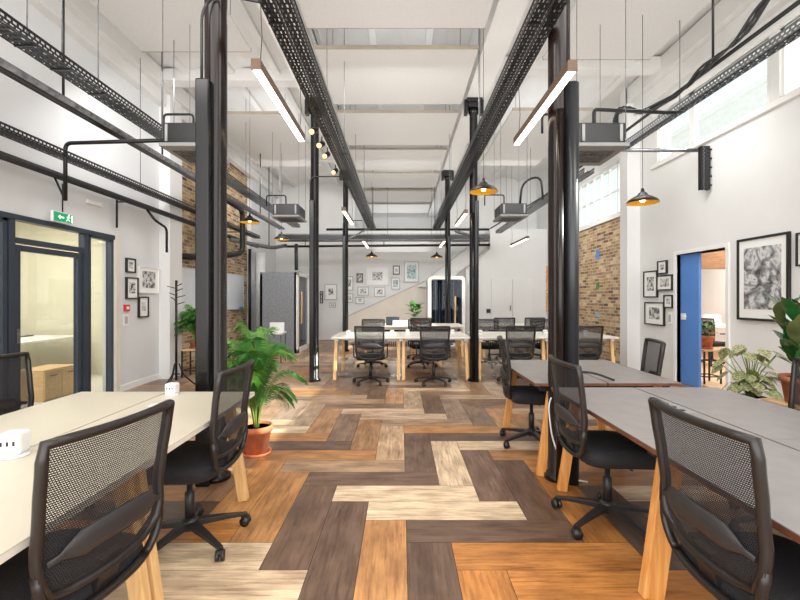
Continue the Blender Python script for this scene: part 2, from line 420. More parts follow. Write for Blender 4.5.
for y in (-.55, 3.42, 7.4, 11.6):
    mb.box(-4.19, -1.64, y-.12, y+.12, 5.0, 5.2); mb.box(1.44, 4.54, y-.12, y+.12, 5.2, 5.4); mb.box(-1.3, 1.1, y-.12, y+.12, 5.32, 5.5)
mb.build('trim_4', M['ceil'], kind='structure')
mb = MB(); mb.box(-4.19, -3.95, -2.4, 14.75, 4.92, 5.2); mb.box(-4.19, -4.05, -2.4, 14.75, 4.72, 4.92); mb.box(4.3, 4.54, -2.4, 8.4, 5.1, 5.4); mb.box(4.42, 4.54, -2.4, 8.4, 4.86, 5.1)
mb.build('trim_5', M['ceil'], kind='structure')
MB().box(-4.19, -4.175, 6.5, 7.62, 0, .09).build('baseboard_left', M['whiteplastic'], kind='structure')
MB().box(4.525, 4.54, 3, 6.05, 0, .09).build('baseboard_right', M['whiteplastic'], kind='structure')
MB().box(1.75, 4.54, 14.72, 14.75, 3.55, 3.7).build('trim_6', M['white'], kind='structure')
mb = MB(); mb.box(-4.19, -4.15, 6.42, 6.5, 0, 2.33); mb.build('trim_7', M['beige'], kind='structure')

# acoustic rafts
def raft(x0, x1, y0, y1, z, label, grp):
    e = empty('acoustic_ceiling_panel', ((x0+x1)/2, (y0+y1)/2, z), 0, label, 'ceiling panel', grp)
    a, b = (x1-x0)/2, (y1-y0)/2
    MB().box(-a, a, -b, b, 0, .045).build('panel', M['raft'], e, bevel=.004)
    mb = MB(); mb.box(-a-.004, a+.004, -b-.006, -b, -.003, .05); mb.box(-a-.004, a+.004, b, b+.006, -.003, .05); mb.build('edge_trim', M['raftedge'], e)
    mb = MB()
    top = 5.2
    for sx in (-.8, .8):
        for sy in (-.8, .8): mb.tube([(a*sx, b*sy, .04), (a*sx, b*sy, max(.1, top-z))], .004, 5)
    mb.build('suspension_wires', M['steel'], e)
ordn = ['nearest, cut by the top of the frame', 'second from the camera', 'third from the camera', 'fourth from the camera', 'fifth from the camera', 'sixth from the camera', 'farthest, above the back wall']
ys = [(3.6, 5.35), (5.8, 7.45), (7.8, 9.45), (9.75, 11.3), (11.6, 13.1), (13.5, 15.0), (15.4, 17.0)]
for k, (a, b) in enumerate(ys):
    raft(-1.14, 1.02, a, b, 4.68, 'white acoustic panel in the centre bay, ' + ordn[k], 'acoustic panels of the centre bay')
raft(-3.45, -2.0, 2.6, 5.86, 4.68, 'long white acoustic panel over the left aisle, the near one', 'acoustic panels of the left aisle')
raft(-3.5, -2.0, 7.85, 11.0, 4.68, 'long white acoustic panel over the left aisle, the farther one behind the bright strip light', 'acoustic panels of the left aisle')
raft(1.95, 3.42, 2.6, 6.05, 4.68, 'long white acoustic panel over the right aisle, the near one above the air conditioning cassette', 'acoustic panels of the right aisle')
raft(1.95, 3.36, 7.7, 10.9, 4.68, 'long white acoustic panel over the right aisle, the farther one left of the near right column', 'acoustic panels of the right aisle')

# glazed partition with door, left
fx0, fx1 = XL-.07, XL+.01
d = empty('door_1', (XL, 5.3, 0)); d['kind'] = 'structure'
def L(mb, name, mat, par=d, **k):  # parts given in world coords -> local
    loc = par.location
    mb.v = [(x-loc.x, y-loc.y, z-loc.z) for x, y, z in mb.v]
    return mb.build(name, mat, par, **k)
mb = MB()
for a, b in ((4.69, 4.77), (5.81, 5.89)): mb.box(fx0, fx1, a, b, 0, 2.25)
mb.box(fx0, fx1, 4.78, 5.80, 2.0, 2.06)
L(mb, 'door_frame', M['navy'])
mb = MB(); mb.box(XL-.07, XL-.01, 4.79, 4.86, .02, 1.985); mb.box(XL-.07, XL-.01, 5.72, 5.79, .02, 1.985); mb.box(XL-.07, XL-.01, 4.86, 5.72, 1.92, 1.985); mb.box(XL-.07, XL-.01, 4.86, 5.72, .02, .12)
leaf = L(mb, 'door_leaf', M['navy'], bevel=.003)
mb = MB(); mb.box(XL-.045, XL-.035, 4.86, 5.72, .12, 1.92); L(mb, 'door_glass', M['glass'])
mb = MB(); mb.tube([(XL-.01, 4.83, .98), (XL+.05, 4.83, .98), (XL+.05, 4.95, .98)], .009, 8); mb.box(XL-.012, XL-.004, 4.81, 4.85, .9, 1.06); L(mb, 'door_handle', M['steel'])
mb = MB(); mb.box(XL-.045, XL-.035, 4.78, 5.80, 2.06, 2.25); L(mb, 'transom_glass', M['glass'])
def glazed(name, a, b, z0, z1, ml=()):
    e = empty(name, (XL, (a+b)/2, z0)); e['kind'] = 'structure'
    mb = MB(); mb.box(fx0, fx1, a, b, z1-.05, z1); mb.box(fx0, fx1, a, b, z0, z0+.05); mb.box(fx0, fx1, a, a+.035, z0, z1); mb.box(fx0, fx1, b-.05, b, z0, z1)
    for q in ml: mb.box(fx0, fx1, q-.03, q+.03, z0, z1)
    L(mb, 'window_frame', M['navy'], e)
    mb = MB(); mb.box(XL-.045, XL-.035, a+.04, b-.04, z0+.04, z1-.04); L(mb, 'window_glass', M['glass'], e)
glazed('window_1', 5.90, 6.40, 0, 2.27); glazed('window_2', 2.0, 4.67, 0, 2.27, (3.3,))
MB().box(fx0-.01, fx1+.01, 2.0, 6.42, 2.25, 2.31).build('trim_8', M['navy'], kind='structure')

# meeting room behind
mb = MB(); mb.box(-7.5, -7.35, 1.9, 8.2, 0, 2.9); mb.box(-7.5, -4.34, 8.0, 8.2, 0, 2.9); mb.box(-7.5, -4.34, 1.7, 1.9, 0, 2.9)
mb.build('wall_meeting_room', M['cream'], kind='structure')
MB().box(-7.5, -4.34, 1.7, 8.2, 2.9, 3.0).build('ceiling_meeting_room', M['cream'], kind='structure')
MB().box(-7.45, -4.36, 1.9, 8.1, .001, .012).build('floor_meeting_room', M['beige'], kind='structure')
t = empty('meeting_table', (-6.2, 6.5, .012), 0, 'white meeting table seen through the glass door', 'table')
MB().box(-.6, .6, -1.3, 1.3, .70, .73).build('tabletop', M['whiteplastic'], t, bevel=.004)
for sx in (-.52, .52):
    for sy in (-1.2, 1.2): MB().beam((sx, sy, 0), (sx, sy, .70), .05, .05).build('leg', M['whiteplastic'], t)
t = empty('low_cabinet', (-4.95, 6.15, .012), 0, 'low oak drawer cabinet just behind the glass door', 'cabinet')
MB().box(-.2, .2, -.3, .3, 0, .42).build('body', M['oakpanel'], t, bevel=.004)
for k in (-.15, .15):
    dd = MB().box(.20, .215, k-.145, k+.145, .03, .40).build('door', M['oakpanel'], t, bevel=.003)
    MB().box(.215, .23, k-.05, k+.05, .33, .345).build('handle', M['steel'], dd)
t = empty('open_book', (-6.0, 6.15, .743), .3, 'white open brochure standing on the meeting table behind the glass', 'book')
MB().beam((-.1, 0, 0), (-.02, 0, .17), .3, .006, up=(0,1,0)).build('cover', M['whiteplastic'], t); MB().beam((.06, 0, 0), (-.02, 0, .17), .3, .006, up=(0,1,0)).build('back_cover', M['whiteplastic'], t)
for k, (yy, zz) in enumerate(((7.2, 1.35), (7.2, 1.0))):
    tag(MB().box(-7.35, -7.1, yy-.5, yy+.5, zz, zz+.03).build('wall_shelf', M['whiteplastic']), ('upper' if k == 0 else 'lower') + ' white shelf on the cream wall of the meeting room', 'shelf')

# blue sliding door and the room behind it, right
d2 = empty('door_2', (4.6, 6.95, 0)); d2['kind'] = 'structure'
L(MB().box(4.60, 4.64, 6.80, 7.24, 0.004, 2.10), 'door_leaf', M['blue'], d2)
mb = MB(); mb.box(4.575, 4.60, 7.10, 7.19, 1.05, 1.15); mb.tube([(4.575, 7.12, 1.1), (4.55, 7.12, 1.1), (4.55, 7.02, 1.1)], .009, 8); L(mb, 'door_handle', M['whiteplastic'], d2)
mb = MB(); mb.box(4.515, 4.80, 7.24, 7.30, 0, 2.107); mb.box(4.515, 4.80, 6.07, 6.13, 0, 2.107); mb.box(4.515, 4.80, 6.07, 7.30, 2.107, 2.17); L(mb, 'door_frame', M['whiteplastic'], d2, bevel=.003)
mb = MB(); mb.box(9.0, 9.15, 5, 14, 0, 2.9); mb.box(4.9, 9.1, 13.9, 14.05, 0, 2.9); mb.box(4.79, 9.1, 4.2, 4.35, 0, 2.9)
mb.build('wall_side_room', M['white'], kind='structure')
MB().box(4.79, 9.1, 4.2, 14, 2.9, 3.0).build('ceiling_side_room', M['white'], kind='structure')
MB().box(5.4, 9.0, 8.6, 8.9, 1.98, 2.9).build('trim_9', M['brownoak'], kind='structure')
def stool(loc, label, h=.62, w=.34):
    t = empty('plant_stand', loc, 0, label, 'stand')
    MB().box(-w/2, w/2, -w/2, w/2, h-.03, h).build('top', M['oakpanel'], t, bevel=.004)
    for sx in (-1, 1):
        for sy in (-1, 1): MB().beam((sx*(w/2-.015), sy*(w/2-.015), 0), (sx*(w/2-.015), sy*(w/2-.015), h-.03), .022, .022).build('leg', M['black'], t)
    mb = MB()
    for sx in (-1, 1): mb.beam((sx*(w/2-.015), -w/2+.02, .12), (sx*(w/2-.015), w/2-.02, .12), .018, .018); mb.beam((-w/2+.02, sx*(w/2-.015), .12), (w/2-.02, sx*(w/2-.015), .12), .018, .018)
    mb.build('stretcher', M['black'], t); return t

# high windows
def highwin(name, a, b, z0, z1, xs, ml, hb=()):
    e = empty(name, (xs, (a+b)/2, z0)); e['kind'] = 'structure'; mb = MB(); w = .05
    mb.box(xs-.02, xs+.05, a, b, z0, z0+w); mb.box(xs-.02, xs+.05, a, b, z1-w, z1); mb.box(xs-.02, xs+.05, a, a+w, z0, z1); mb.box(xs-.02, xs+.05, b-w, b, z0, z1)
    for q, t_ in ml: mb.box(xs-.02, xs+.05, q-t_/2, q+t_/2, z0, z1)
    for q in hb: mb.box(xs-.01, xs+.04, a, b, q-.012, q+.012)
    L(mb, 'window_frame', M['whiteplastic'], e)
    L(MB().box(xs+.01, xs+.016, a+.03, b-.03, z0+.03, z1-.03), 'window_glass', M['glass'], e)
highwin('window_3', 5.43, 7.8, 3.77, 4.62, 4.58, [(6.9, .12)])
highwin('window_4', 2.7, 5.28, 3.77, 4.62, 4.58, [(4.0, .12)])
highwin('window_5', 8.7, 12.7, 3.2, 4.35, 4.70, [(8.7+.4*k, .03) for k in range(1, 10)], (3.75,))
mb = MB(); mb.box(4.48, 4.56, 2.6, 7.9, 3.70, 3.77); mb.box(4.50, 4.56, 2.6, 7.9, 4.62, 4.68); mb.build('trim_10', M['whiteplastic'], kind='structure')
mb = MB(); mb.box(4.60, 4.70, 8.64, 12.8, 3.12, 3.2); mb.build('trim_11', M['whiteplastic'], kind='structure')
# building across the street
e = empty('street_building', (26, 8, 0), 0, 'pale building across the street seen through the high windows', 'building')
mb = MB(); mb.box(0, 4, -30, 40, 0, 17.0); mb.box(-.25, 0, -30, 40, 16.7, 17.1); mb.box(-.15, 0, -30, 40, 13.2, 13.4); mb.build('wall', M['facade'], e)
for k in range(14):
    for zz in (13.9, 10.2):
        y = -22 + 3.1*k
        w = MB().box(-.1, .05, y, y+1.3, zz, zz+2.1).build('window', M['facwin'], e)
        mb = MB(); mb.box(-.14, -.1, y+.62, y+.68, zz, zz+2.1); mb.box(-.14, -.1, y, y+1.3, zz+1.4, zz+1.46); mb.box(-.2, -.1, y-.1, y+1.4, zz-.12, zz); mb.build('window_bars', M['facade'], w)

# staircase at the back
YS = 13.9
def pp(pts, Y): return [(PX(a, Y), PZ(b, Y)) for a, b in pts]
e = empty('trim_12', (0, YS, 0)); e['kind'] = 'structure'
mb = MB()
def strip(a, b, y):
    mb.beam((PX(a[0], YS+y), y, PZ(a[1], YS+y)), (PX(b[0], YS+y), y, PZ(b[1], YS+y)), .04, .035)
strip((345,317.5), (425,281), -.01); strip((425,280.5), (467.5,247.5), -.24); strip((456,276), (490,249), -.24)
mb.build('stair_shadow_line', M['silverframe'], e)  # thin grey strips standing in for the shadow line along stringer and flank
mb = MB(); mb.prism([(x, max(z, 0)) for x, z in pp([(345,318),(425,281.5),(468,262),(468,345),(345,345)], YS)], 0, .8)
mb.build('stair_flank', M['beige'], e)
mb = MB(); mb.prism(pp([(418,287),(467,248.5),(476,241),(490,241),(477,257),(455,275.5),(440,287)], YS-.1), -.12, .02); mb.build('stair_stringer', M['white'], e)
mb = MB(); mb.prism(pp([(467,263),(467,250),(491,232),(491,248)], YS+.1), .1, .5); mb.build('stair_soffit', M['beige'], e)
mb = MB(); mb.box(PX(477,13.7), XR, -.25, .85, 0, 2.95)
mb.v = [(x, y, z) for x, y, z in mb.v]
mb2 = MB(); x0 = PX(468, 13.9)
mb2.prism([(PX(466,13.7),0),(XR,0),(XR,3.55),(PX(490,13.7),3.55),(PX(490,13.7),PZ(248,13.7)),(PX(466,13.7),PZ(266,13.7))], -.2, .85)
mb2.build('stair_wall', M['white'], e)
d3 = empty('door_3', (PX(513,13.6), 13.68, 0)); d3['kind'] = 'structure'
hw = (PX(534,13.68)-PX(492,13.68))/2
for k in (-1, 1): MB().box(k*.006 if k > 0 else -hw, hw if k > 0 else -.006, -.02, .01, .005, PZ(279,13.68)).build('door_leaf', M['white'], d3, bevel=.004)
MB().tube([(-.07, -.02, 1.02), (-.07, -.06, 1.02), (-.07, -.06, 1.16), (-.07, -.02, 1.16)], .012, 8).build('door_handle', M['dframe'], d3)
tag(MB().box(PX(487,13.6), PX(491,13.6), 13.66, 13.70, PZ(313,13.6), PZ(309,13.6)).build('wall_intercom', M['dframe']), 'small black box on the white wall left of the flush cupboard doors', 'intercom')

# ------------------------------------------------------------------ columns
def column(x, y, side, n, label):
    e = empty('iron_column', (x, y, 0), 0, label, 'column', 'black iron columns')
    r = .082 if n == 0 else .068
    MB().lathe([(r+.03, 0), (r+.03, .03), (r, .05), (r, 4.5), (r+.02, 4.52), (r+.02, 4.6)], n=24).build('shaft', M['colbrown' if n == 0 else 'colblack'], e)
    mb = MB(); mb.box(-.13, .13, -.13, .13, 4.68, 4.74); mb.box(-.1, .1, -.1, .1, 4.6, 4.68); mb.box(-.16, -.1, -.06, .06, 4.5, 4.74); mb.box(.1, .16, -.06, .06, 4.5, 4.74)
    mb.build('capital', M['black'], e, bevel=.005)
    if side > 0:
        top = 3.02
        MB().lathe([(.05 if n == 0 else .042, 0), (.05 if n == 0 else .042, top), (.04, top+.005)], c=(.066 if n == 0 else .03, -.09, 0), n=20).build('downpipe', M['colgrey'], e)
        MB().lathe([(.03, 0), (.03, top-.2)], c=(-.03, -.105, 0), n=14).build('thin_pipe', M['colbrown' if n == 0 else 'colblack'], e)
    else:
        top = 3.03
        MB().box(-.085 if n == 0 else -.06, .02, -.17, -.07, 0, top).build('cable_casing', M['colblack'], e, bevel=.012)
        MB().tube(rpath([(-.05, -.13, top-.05), (-.05, -.13, 3.55), (.05, -.13, 3.68), (.45, -.13, 3.6), (.5, -.13, 3.5)] if n == 0 else [(-.05, -.13, top-.05), (-.05, -.13, 3.42), (.45, -.13, 3.42)], .1), .011, 8).build('cable', M['traydark'], e)
    return e
places = ['near', 'middle', 'far']
CY_ = (3.42, 7.45, 11.6)
for k in range(3):
    column(-1.44 if k == 0 else -1.46, CY_[k], -1, k, ['thick glossy black iron column beside the palm at the left', 'black iron column standing left of the back white desks', 'farthest black iron column on the left, in front of the picture wall'][k])
    column(1.228, CY_[k], 1, k, ['thick black iron column with grey pipe, between the right desks', 'black iron column in the gap between the two rows of back desks', 'farthest black iron column on the right, in front of the white booth'][k])

# ------------------------------------------------------------------ cable trays, pipes
def tray_y(x0, x1, z, y0, y1, label, bundle=2, rods=((0, .5),), m_side='tray', wall=False, top=5.1, side=.07):
    xc = (x0+x1)/2; e = empty('cable_tray', (xc, y0, z), 0, label, 'cable tray'); a = (x1-x0)/2; Ln = y1-y0
    mb = MB(); mb.box(-a, -a+.003, 0, Ln, 0, side); mb.box(a-.003, a, 0, Ln, 0, side); mb.build('side_rails', M[m_side], e)
    MB().box(-a, a, 0, Ln, 0, .003).build('tray_floor', M['traybot'], e)
    mb = MB(); 
    for s_ in (-1, 1): mb.box(s_*a-.004, s_*a+.004, 0, Ln, side-.004, side+.004); mb.box(s_*a-.004, s_*a+.004, 0, Ln, -.004, .004)
    mb.build('rail_lips', M['black' if m_side == 'tray' else 'steel'], e)
    for q in range(bundle):
        xx = -a*.65 + (q+.5)*(a*1.3/bundle); rr = .009
        pts = [(xx + random.uniform(-.006, .006), t_*Ln/24, .004+rr+random.uniform(0, .008)) for t_ in range(25)]
        MB().tube(pts, rr, 7).build('cable', M['traydark'], e)
    for yy in rods:
        MB().tube([(0, yy-y0, 0), (0, yy-y0, top-z)], .005, 6).build('hanger_rod', M['steel'], e)
        MB().box(-a-.008, a+.008, yy-y0-.008, yy-y0+.008, -.008, -.004).build('hanger_bracket', M['black'], e)
    return e
# the two long central trays: each is a wide basket with two perforated rails
for sx, xa, xb, nm in ((-1, -.955, -.74, 'left'), (1, .925, 1.12, 'right')):
    m_ = (xa+xb)/2
    tray_y(xa, m_-.014, 3.4, .3, 12.9, 'perforated black tray over the centre aisle, outer one of the %s pair' % nm if sx < 0 else 'perforated black tray over the centre aisle, inner one of the right pair', 2, (1.8, 3.2, 5.4, 8.8, 10.6), top=5.4)
    tray_y(m_+.014, xb, 3.4, .3, 12.9, 'perforated black tray over the centre aisle, inner one of the %s pair' % nm if sx < 0 else 'perforated black tray over the centre aisle, outer one of the right pair', 2, (2.5, 6.1, 9.5), top=5.4)
# left aisle
tray_y(-2.98, -2.80, 3.35, .5, 12.2, 'wide perforated tray on wires at the upper left, highest of the left runs', 3, (3.4, 3.75, 4.2, 5.6, 8.2, 10.5), top=5.1)
def pipe(pts, r, label, mat='black', name='pipe', cat='pipe', rad=.08, brackets=(), n=10, group=None):
    o0 = Vector(pts[0]); e = empty(name, o0, 0, label, cat, group)
    MB().tube([p - o0 for p in rpath(pts, rad)], r, n).build('run', M[mat], e)
    for b0, b1 in brackets:
        MB().tube([Vector(b0)-o0, Vector(b1)-o0], .012, 8).build('hanger', M['black'], e)
    return e
pipe([(-3.30, .5, 3.30), (-3.30, 12.0, 3.30)], .038, 'thick black pipe along the left aisle just below the highest cable tray, outer of two', brackets=[((-3.30, y, 3.30), (-3.30, y, 5.1)) for y in (4.3, 8.2)])
pipe([(-3.20, .5, 3.29), (-3.20, 12.0, 3.29)], .03, 'slim grey pipe clipped beside the thick black pipe in the left aisle', 'traygrey', brackets=[((-3.20, y, 3.29), (-3.20, y, 5.1)) for y in (5.9, 10)])
tray_y(-3.98, -3.84, 3.02, 1.0, 12.0, 'perforated cable tray running along the left wall above the glass partition', 4, (3.3, 6.6, 9.2), top=5.0)
for yy in (5.2, 6.6, 7.9):
    pass
e = pipe([(-3.98, 1.0, 2.82), (-3.98, 12.2, 2.82)], .042, 'fat dark insulated duct along the left wall, lowest of the left runs', 'traydark', 'insulated_duct', 'duct', brackets=[((-3.98, y, 2.82), (-4.19, y, 2.82)) for y in (2, 4.2, 6.5, 9, 11)])
for y in (6.38, 8.05):
    pipe([(-4.12, y, 2.86), (-4.12, y, 2.42 if y < 7 else 2.6)], .015, 'short black conduit dropping from the wall tray ' + ('beside the glass partition' if y < 7 else 'at the white pilaster'), name='conduit', cat='conduit')
pipe([(-3.86, 5.06, 2.52), (-3.86, 5.06, 3.18), (-2.55, 4.85, 3.14)], .022, 'black pipe bending from the left wall tray across to the air conditioning cassette', brackets=[((-3.86, 5.06, 2.52), (-3.98, 5.06, 2.78))])
pipe([(-3.98, 6.9, 2.78), (-3.86, 6.9, 2.62), (-3.86, 7.25, 2.55), (-3.86, 7.25, 2.15)], .02, 'thin black conduit bending down near the pilaster')
# loop of duct on the brick wall behind the near left column
pipe([(-4.12, 9.2, 3.6), (-4.12, 9.2, 2.25), (-4.12, 8.2, 2.18)], .06, 'black duct bending down in front of the left brick wall, left of the near column', rad=.18, name='bent_duct', cat='duct', brackets=[((-4.12, 9.2, 2.9), (-4.30, 9.2, 2.9))])
pipe([(-3.6, 9.2, 3.42), (-3.6, 10.0, 3.4), (-3.6, 10.0, 2.42), (-3.7, 9.3, 2.30)], .06, 'black duct bending down in front of the left brick wall, right of the near column', rad=.2, name='bent_duct', cat='duct', brackets=[((-3.6, 10.0, 2.9), (-4.30, 10.0, 2.9))])
pipe([(-4.16, 12.1, 0), (-4.16, 12.1, 2.75)], .04, 'thin black pipe rising at the end of the left brick wall')
pipe([(-4.02, 12.6, 0), (-4.02, 12.6, 2.7)], .13, 'round white column standing against the left wall beside the felt booth', 'white', 'white_pipe_column', 'column', n=24)
# cross runs at the back
def tray_x(x0, x1, y, z, w, label, rods=(), n=2):
    e = empty('cable_tray', (x0, y, z), 0, label, 'cable tray'); Ln = x1-x0
    mb = MB(); mb.box(0, Ln, -w/2, -w/2+.003, 0, .2); mb.box(0, Ln, w/2-.003, w/2, 0, .2); mb.build('side_rails', M['trayx'], e)
    mb = MB(); mb.box(0, Ln, -w/2-.004, -w/2+.004, .094, .104); mb.box(0, Ln, -w/2-.004, -w/2+.004, -.006, .006); mb.box(0, Ln, -w/2, w/2, -.006, -.003); mb.build('rail_lips', M['black'], e)
    for q in range(n):
        MB().tube([(t_*Ln/16, -w/3+q*w*.6/n, .06+.04*q+random.uniform(0, .03)) for t_ in range(17)], .03, 7).build('cable', M['traydark'], e)
    for xx in rods: MB().tube([(xx-x0, 0, 0), (xx-x0, 0, 5.0-z)], .006, 6).build('hanger_rod', M['steel'], e)
tray_x(-3.6, 2.6, 13.0, 3.08, .25, 'wide cable tray crossing the hall in front of the back wall', (-2.6, -.4, .9, 2.3), 3)
pipe([(-2.2, 12.97, 3.42), (2.6, 12.97, 3.42)], .035, 'black pipe crossing the hall at the back, topmost of the cross runs', brackets=[((x, 12.97, 3.42), (x, 12.97, 5.4 if abs(x) < 1.3 else 4.9)) for x in (-.83, 1.0)])
pipe([(-3.6, 12.85, 2.9), (-1.7, 12.85, 2.92), (2.6, 12.85, 2.95)], .035, 'black pipe crossing the hall at the back, lowest of the cross runs', brackets=[((x, 12.85, 2.93), (x, 12.95, 3.1)) for x in (-2.8, -.5, 2.3)])
pipe([(-3.95, 10.2, 2.75), (-3.4, 11.6, 2.72), (-3.3, 12.6, 2.9)], .05, 'dark flexible duct sagging toward the back left corner', 'traygrey', 'flexible_duct', 'duct', rad=.3, brackets=[((-3.45, 11.5, 2.74), (-3.45, 11.5, 5.1))])
pipe([(-3.0, 12.6, 2.95), (-3.0, 12.6, 2.45), (-3.0, 12.62, 2.2)], .05, 'bundle of dark cables dropping above the felt booth', 'traydark', 'cable_bundle', 'cables')
pipe([(-1.4, 11.6, 2.95), (-.86, 11.9, 3.3)], .025, 'slanted white brace below the left tray at the far column', 'steel', 'diagonal_brace', 'brace')
# right aisle
tray_y(3.24, 3.35, 3.60, 1.2, 6.55, 'silvery perforated cable tray hanging across the high windows', 1, (1.9, 3.55, 5.2), top=5.3, m_side='traylight')
tray_y(2.75, 2.9, 3.28, 6.6, 12.8, 'perforated cable tray in the right aisle behind the near column', 2, (7.5, 9.6, 11.8), top=5.3)
pipe([(3.12, .9, 3.72), (3.12, 6.4, 3.72), (2.95, 9, 3.5), (2.6, 12.8, 3.42)], .02, 'straight thin black pipe in the right aisle above the perforated tray', brackets=[((3.12, y, 3.72), (3.12, y, 5.35)) for y in (2.2, 4.4)])
sag = [(3.06, 2.6, 4.02), (3.06, 3.64, 3.93), (3.04, 3.95, 3.72), (3.02, 4.35, 3.70), (3.0, 4.7, 3.60), (2.9, 5.3, 3.62), (2.62, 5.2, 3.66), (2.53, 5.2, 3.55), (2.53, 5.15, 3.25)]
e = empty('cable_bundle', sag[0], 0, 'sagging bundle of black cables leading down to the right air conditioning cassette', 'cables')
for k in range(4):
    MB().tube([Vector(p) - Vector(sag[0]) + Vector((.022*math.cos(k*1.6), 0, .022*math.sin(k*1.6+i*.8))) for i, p in enumerate(rpath(sag, .15, 4))], .012, 7).build('cable', M['traydark'], e)
MB().tube([(0, .6, 0), (0, .6, 1.4)], .005, 6).build('hanger_rod', M['steel'], e)
pipe([(2.15, 4.9, 3.22), (2.15, 4.9, 3.5), (3.06, 4.9, 3.46)], .02, 'black pipe with square bend above the near right air conditioning cassette', rad=.04)
pipe([(3.3, 6.55, 3.60), (4.46, 6.55, 3.60)], .028, 'pale horizontal conduit running from the window tray to the right wall', 'steel', 'conduit', 'conduit')
e = empty('cable_tray', (4.44, 6.45, 2.98), 0, 'short vertical perforated tray fixed to the right wall under the windows', 'cable tray')
mb = MB(); mb.box(-.06, .06, -.035, -.03, 0, .64); mb.build('tray_floor', M['trayx'], e)
mb = MB(); mb.box(-.065, -.055, -.035, .03, 0, .64); mb.box(.055, .065, -.035, .03, 0, .64)
for k in range(5): mb.box(.06, .10, -.03, .0, .06+.13*k, .08+.13*k)
mb.build('side_rails', M['black'], e)
for s_ in (-.03, .02): MB().tube([(s_, -.01, 0), (s_, -.01, .64)], .015, 6).build('cable', M['traydark'], e)
pipe([(1.4, 11.2, 3.1), (2.3, 12.4, 3.05)], .04, 'dark pipe slanting behind the far right air conditioning cassette', 'traygrey', brackets=[((2.0, 12.0, 3.07), (2.0, 12.0, 5.3))])
pipe([(2.40, 8.9, 3.22), (2.42, 8.8, 3.72), (2.8, 8.8, 3.86), (2.84, 8.8, 3.36)], .022, 'curved black cable loop above the far right air conditioning cassette', rad=.25)

# air conditioning cassettes
def hvac():
    e = empty('ceiling_cassette', (0,0,0))
    MB().box(-.25, .25, -.32, .32, .04, .26).build('body', M['black'], e, bevel=.01)
    p = MB().box(-.28, .28, -.35, .35, 0, .04).build('fascia', M['hvac'], e, bevel=.006)
    mb = MB()
    for k in range(7): mb.box(-.2, .2, -.2+.06*k, -.165+.06*k, -.008, .002)
    mb.build('grille', M['traygrey'], p)
    for sx in (-.2, .2): MB().box(sx-.015, sx+.015, -.334, -.32, .06, .24).build('bracket', M['hvac'], e)
    for sx in (-.26, .26):
        for sy in (-.3, .3): MB().tube([(sx, sy, .1), (sx, sy, 2.05)], .004, 5).build('hanger_wire', M['steel'], e)
    MB().tube(rpath([(-.1, .1, .26), (-.1, .1, .52), (-.5, .1, .52), (-.5, .1, .3)], .05), .014, 6).build('refrigerant_pipe', M['black'], e)
    return e
h0 = hvac()
for k, (x, y, z, lb) in enumerate(((-2.31, 4.98, 3.0, 'left aisle near the thick column'), (2.13, 4.98, 3.0, 'right aisle near the thick column'), (-2.28, 9.0, 3.0, 'left aisle above the felt booth'), (2.22, 8.95, 3.0, 'far right aisle, left of the thick column'))):
    o = h0 if k == 0 else copy_tree(h0); o.location = (x, y, z); o.scale = (.86, 1, 1) if k == 0 else (1, 1, 1); tag(o, 'black air conditioning cassette hanging in the ' + lb, 'air conditioner', 'hanging air conditioning cassettes')

# strip lights
def led(x, y0, ln, z, label):
    e = empty('strip_pendant_light', (x, y0, z), 0, label, 'light', 'slim hanging strip lights')
    MB().box(-.028, .028, 0, ln, .012, .068).build('housing', M['ledwood'], e, bevel=.002)
    MB().box(-.022, .022, .01, ln-.01, 0, .014).build('diffuser', M['led'], e)
    MB().box(-.03, .03, -.004, .0, .0, .07).build('end_cap', M['ledwood'], e)
    for yy in (.08, ln-.08): MB().tube([(0, yy, .07), (.012, yy, .25), (0, yy, .5), (0, yy, 3.4-z+.02 if abs(x) < 1.2 else 5.2-z)], .003, 5).build('suspension_cable', M['black'], e)
led(-.89, 2.7, 1.25, 2.8, 'bright warm strip light hanging at the upper left, right of the thick black column')
led(1.06, 2.72, 1.32, 2.8, 'bright warm strip light hanging at the upper right, crossing the near right column')
led(-.93, 7.1, 1.3, 2.8, 'strip light hanging under the left tray beside the second left column')
led(1.08, 7.3, 1.3, 2.8, 'strip light hanging just left of the second right column')
led(-.93, 10.9, 1.4, 2.8, 'farthest strip light on the left, just above the picture wall')
led(1.08, 10.9, 1.3, 2.8, 'farthest strip light on the right, left of the far column')
led(3.0, 10.4, 1.6, 2.8, 'strip light hanging in the right aisle in front of the white back wall')

# dome pendants
def dome():
    e = empty('dome_pendant', (0,0,0))
    MB().lathe([(.014, .17), (.022, .13), (.045, .115), (.06, .09), (.11, .065), (.155, .035), (.172, .012), (.174, 0)], n=28, caps=False).build('shade', M['black'], e, solid=0)
    MB().lathe([(.171, .001), (.168, .012), (.15, .031), (.105, .06), (.05, .085), (.0, .09)], n=28, caps=False).build('shade_lining', M['gold'], e)
    MB().lathe([(.0, .005), (.022, .012), (.03, .03), (.02, .055), (.012, .085)], n=12).build('bulb', M['bulb'], e)
    MB().tube([(0,0,.16), (0,0,2.5)], .003, 5).build('cord', M['black'], e)
    return e
p0 = dome()
for k, (x, y, z, lb) in enumerate(((1.013, 5.4, 2.70, 'black dome pendant with gold inside, left of the near right column'), (2.80, 5.1, 2.50, 'black dome pendant with gold inside, hanging before the right pilaster'), (-2.75, 8.0, 2.77, 'black dome pendant with gold inside, right of the near left column'), (-2.7, 9.95, 2.72, 'dome pendant above the grey felt booth'), (-.83, 12.45, 2.56, 'small far dome pendant above the framed pictures'), (1.013, 12.45, 2.54, 'small far dome pendant left of the far right column'))):
    o = p0 if k == 0 else copy_tree(p0); o.location = (x, y, z); tag(o, lb, 'pendant lamp', 'dome pendants')

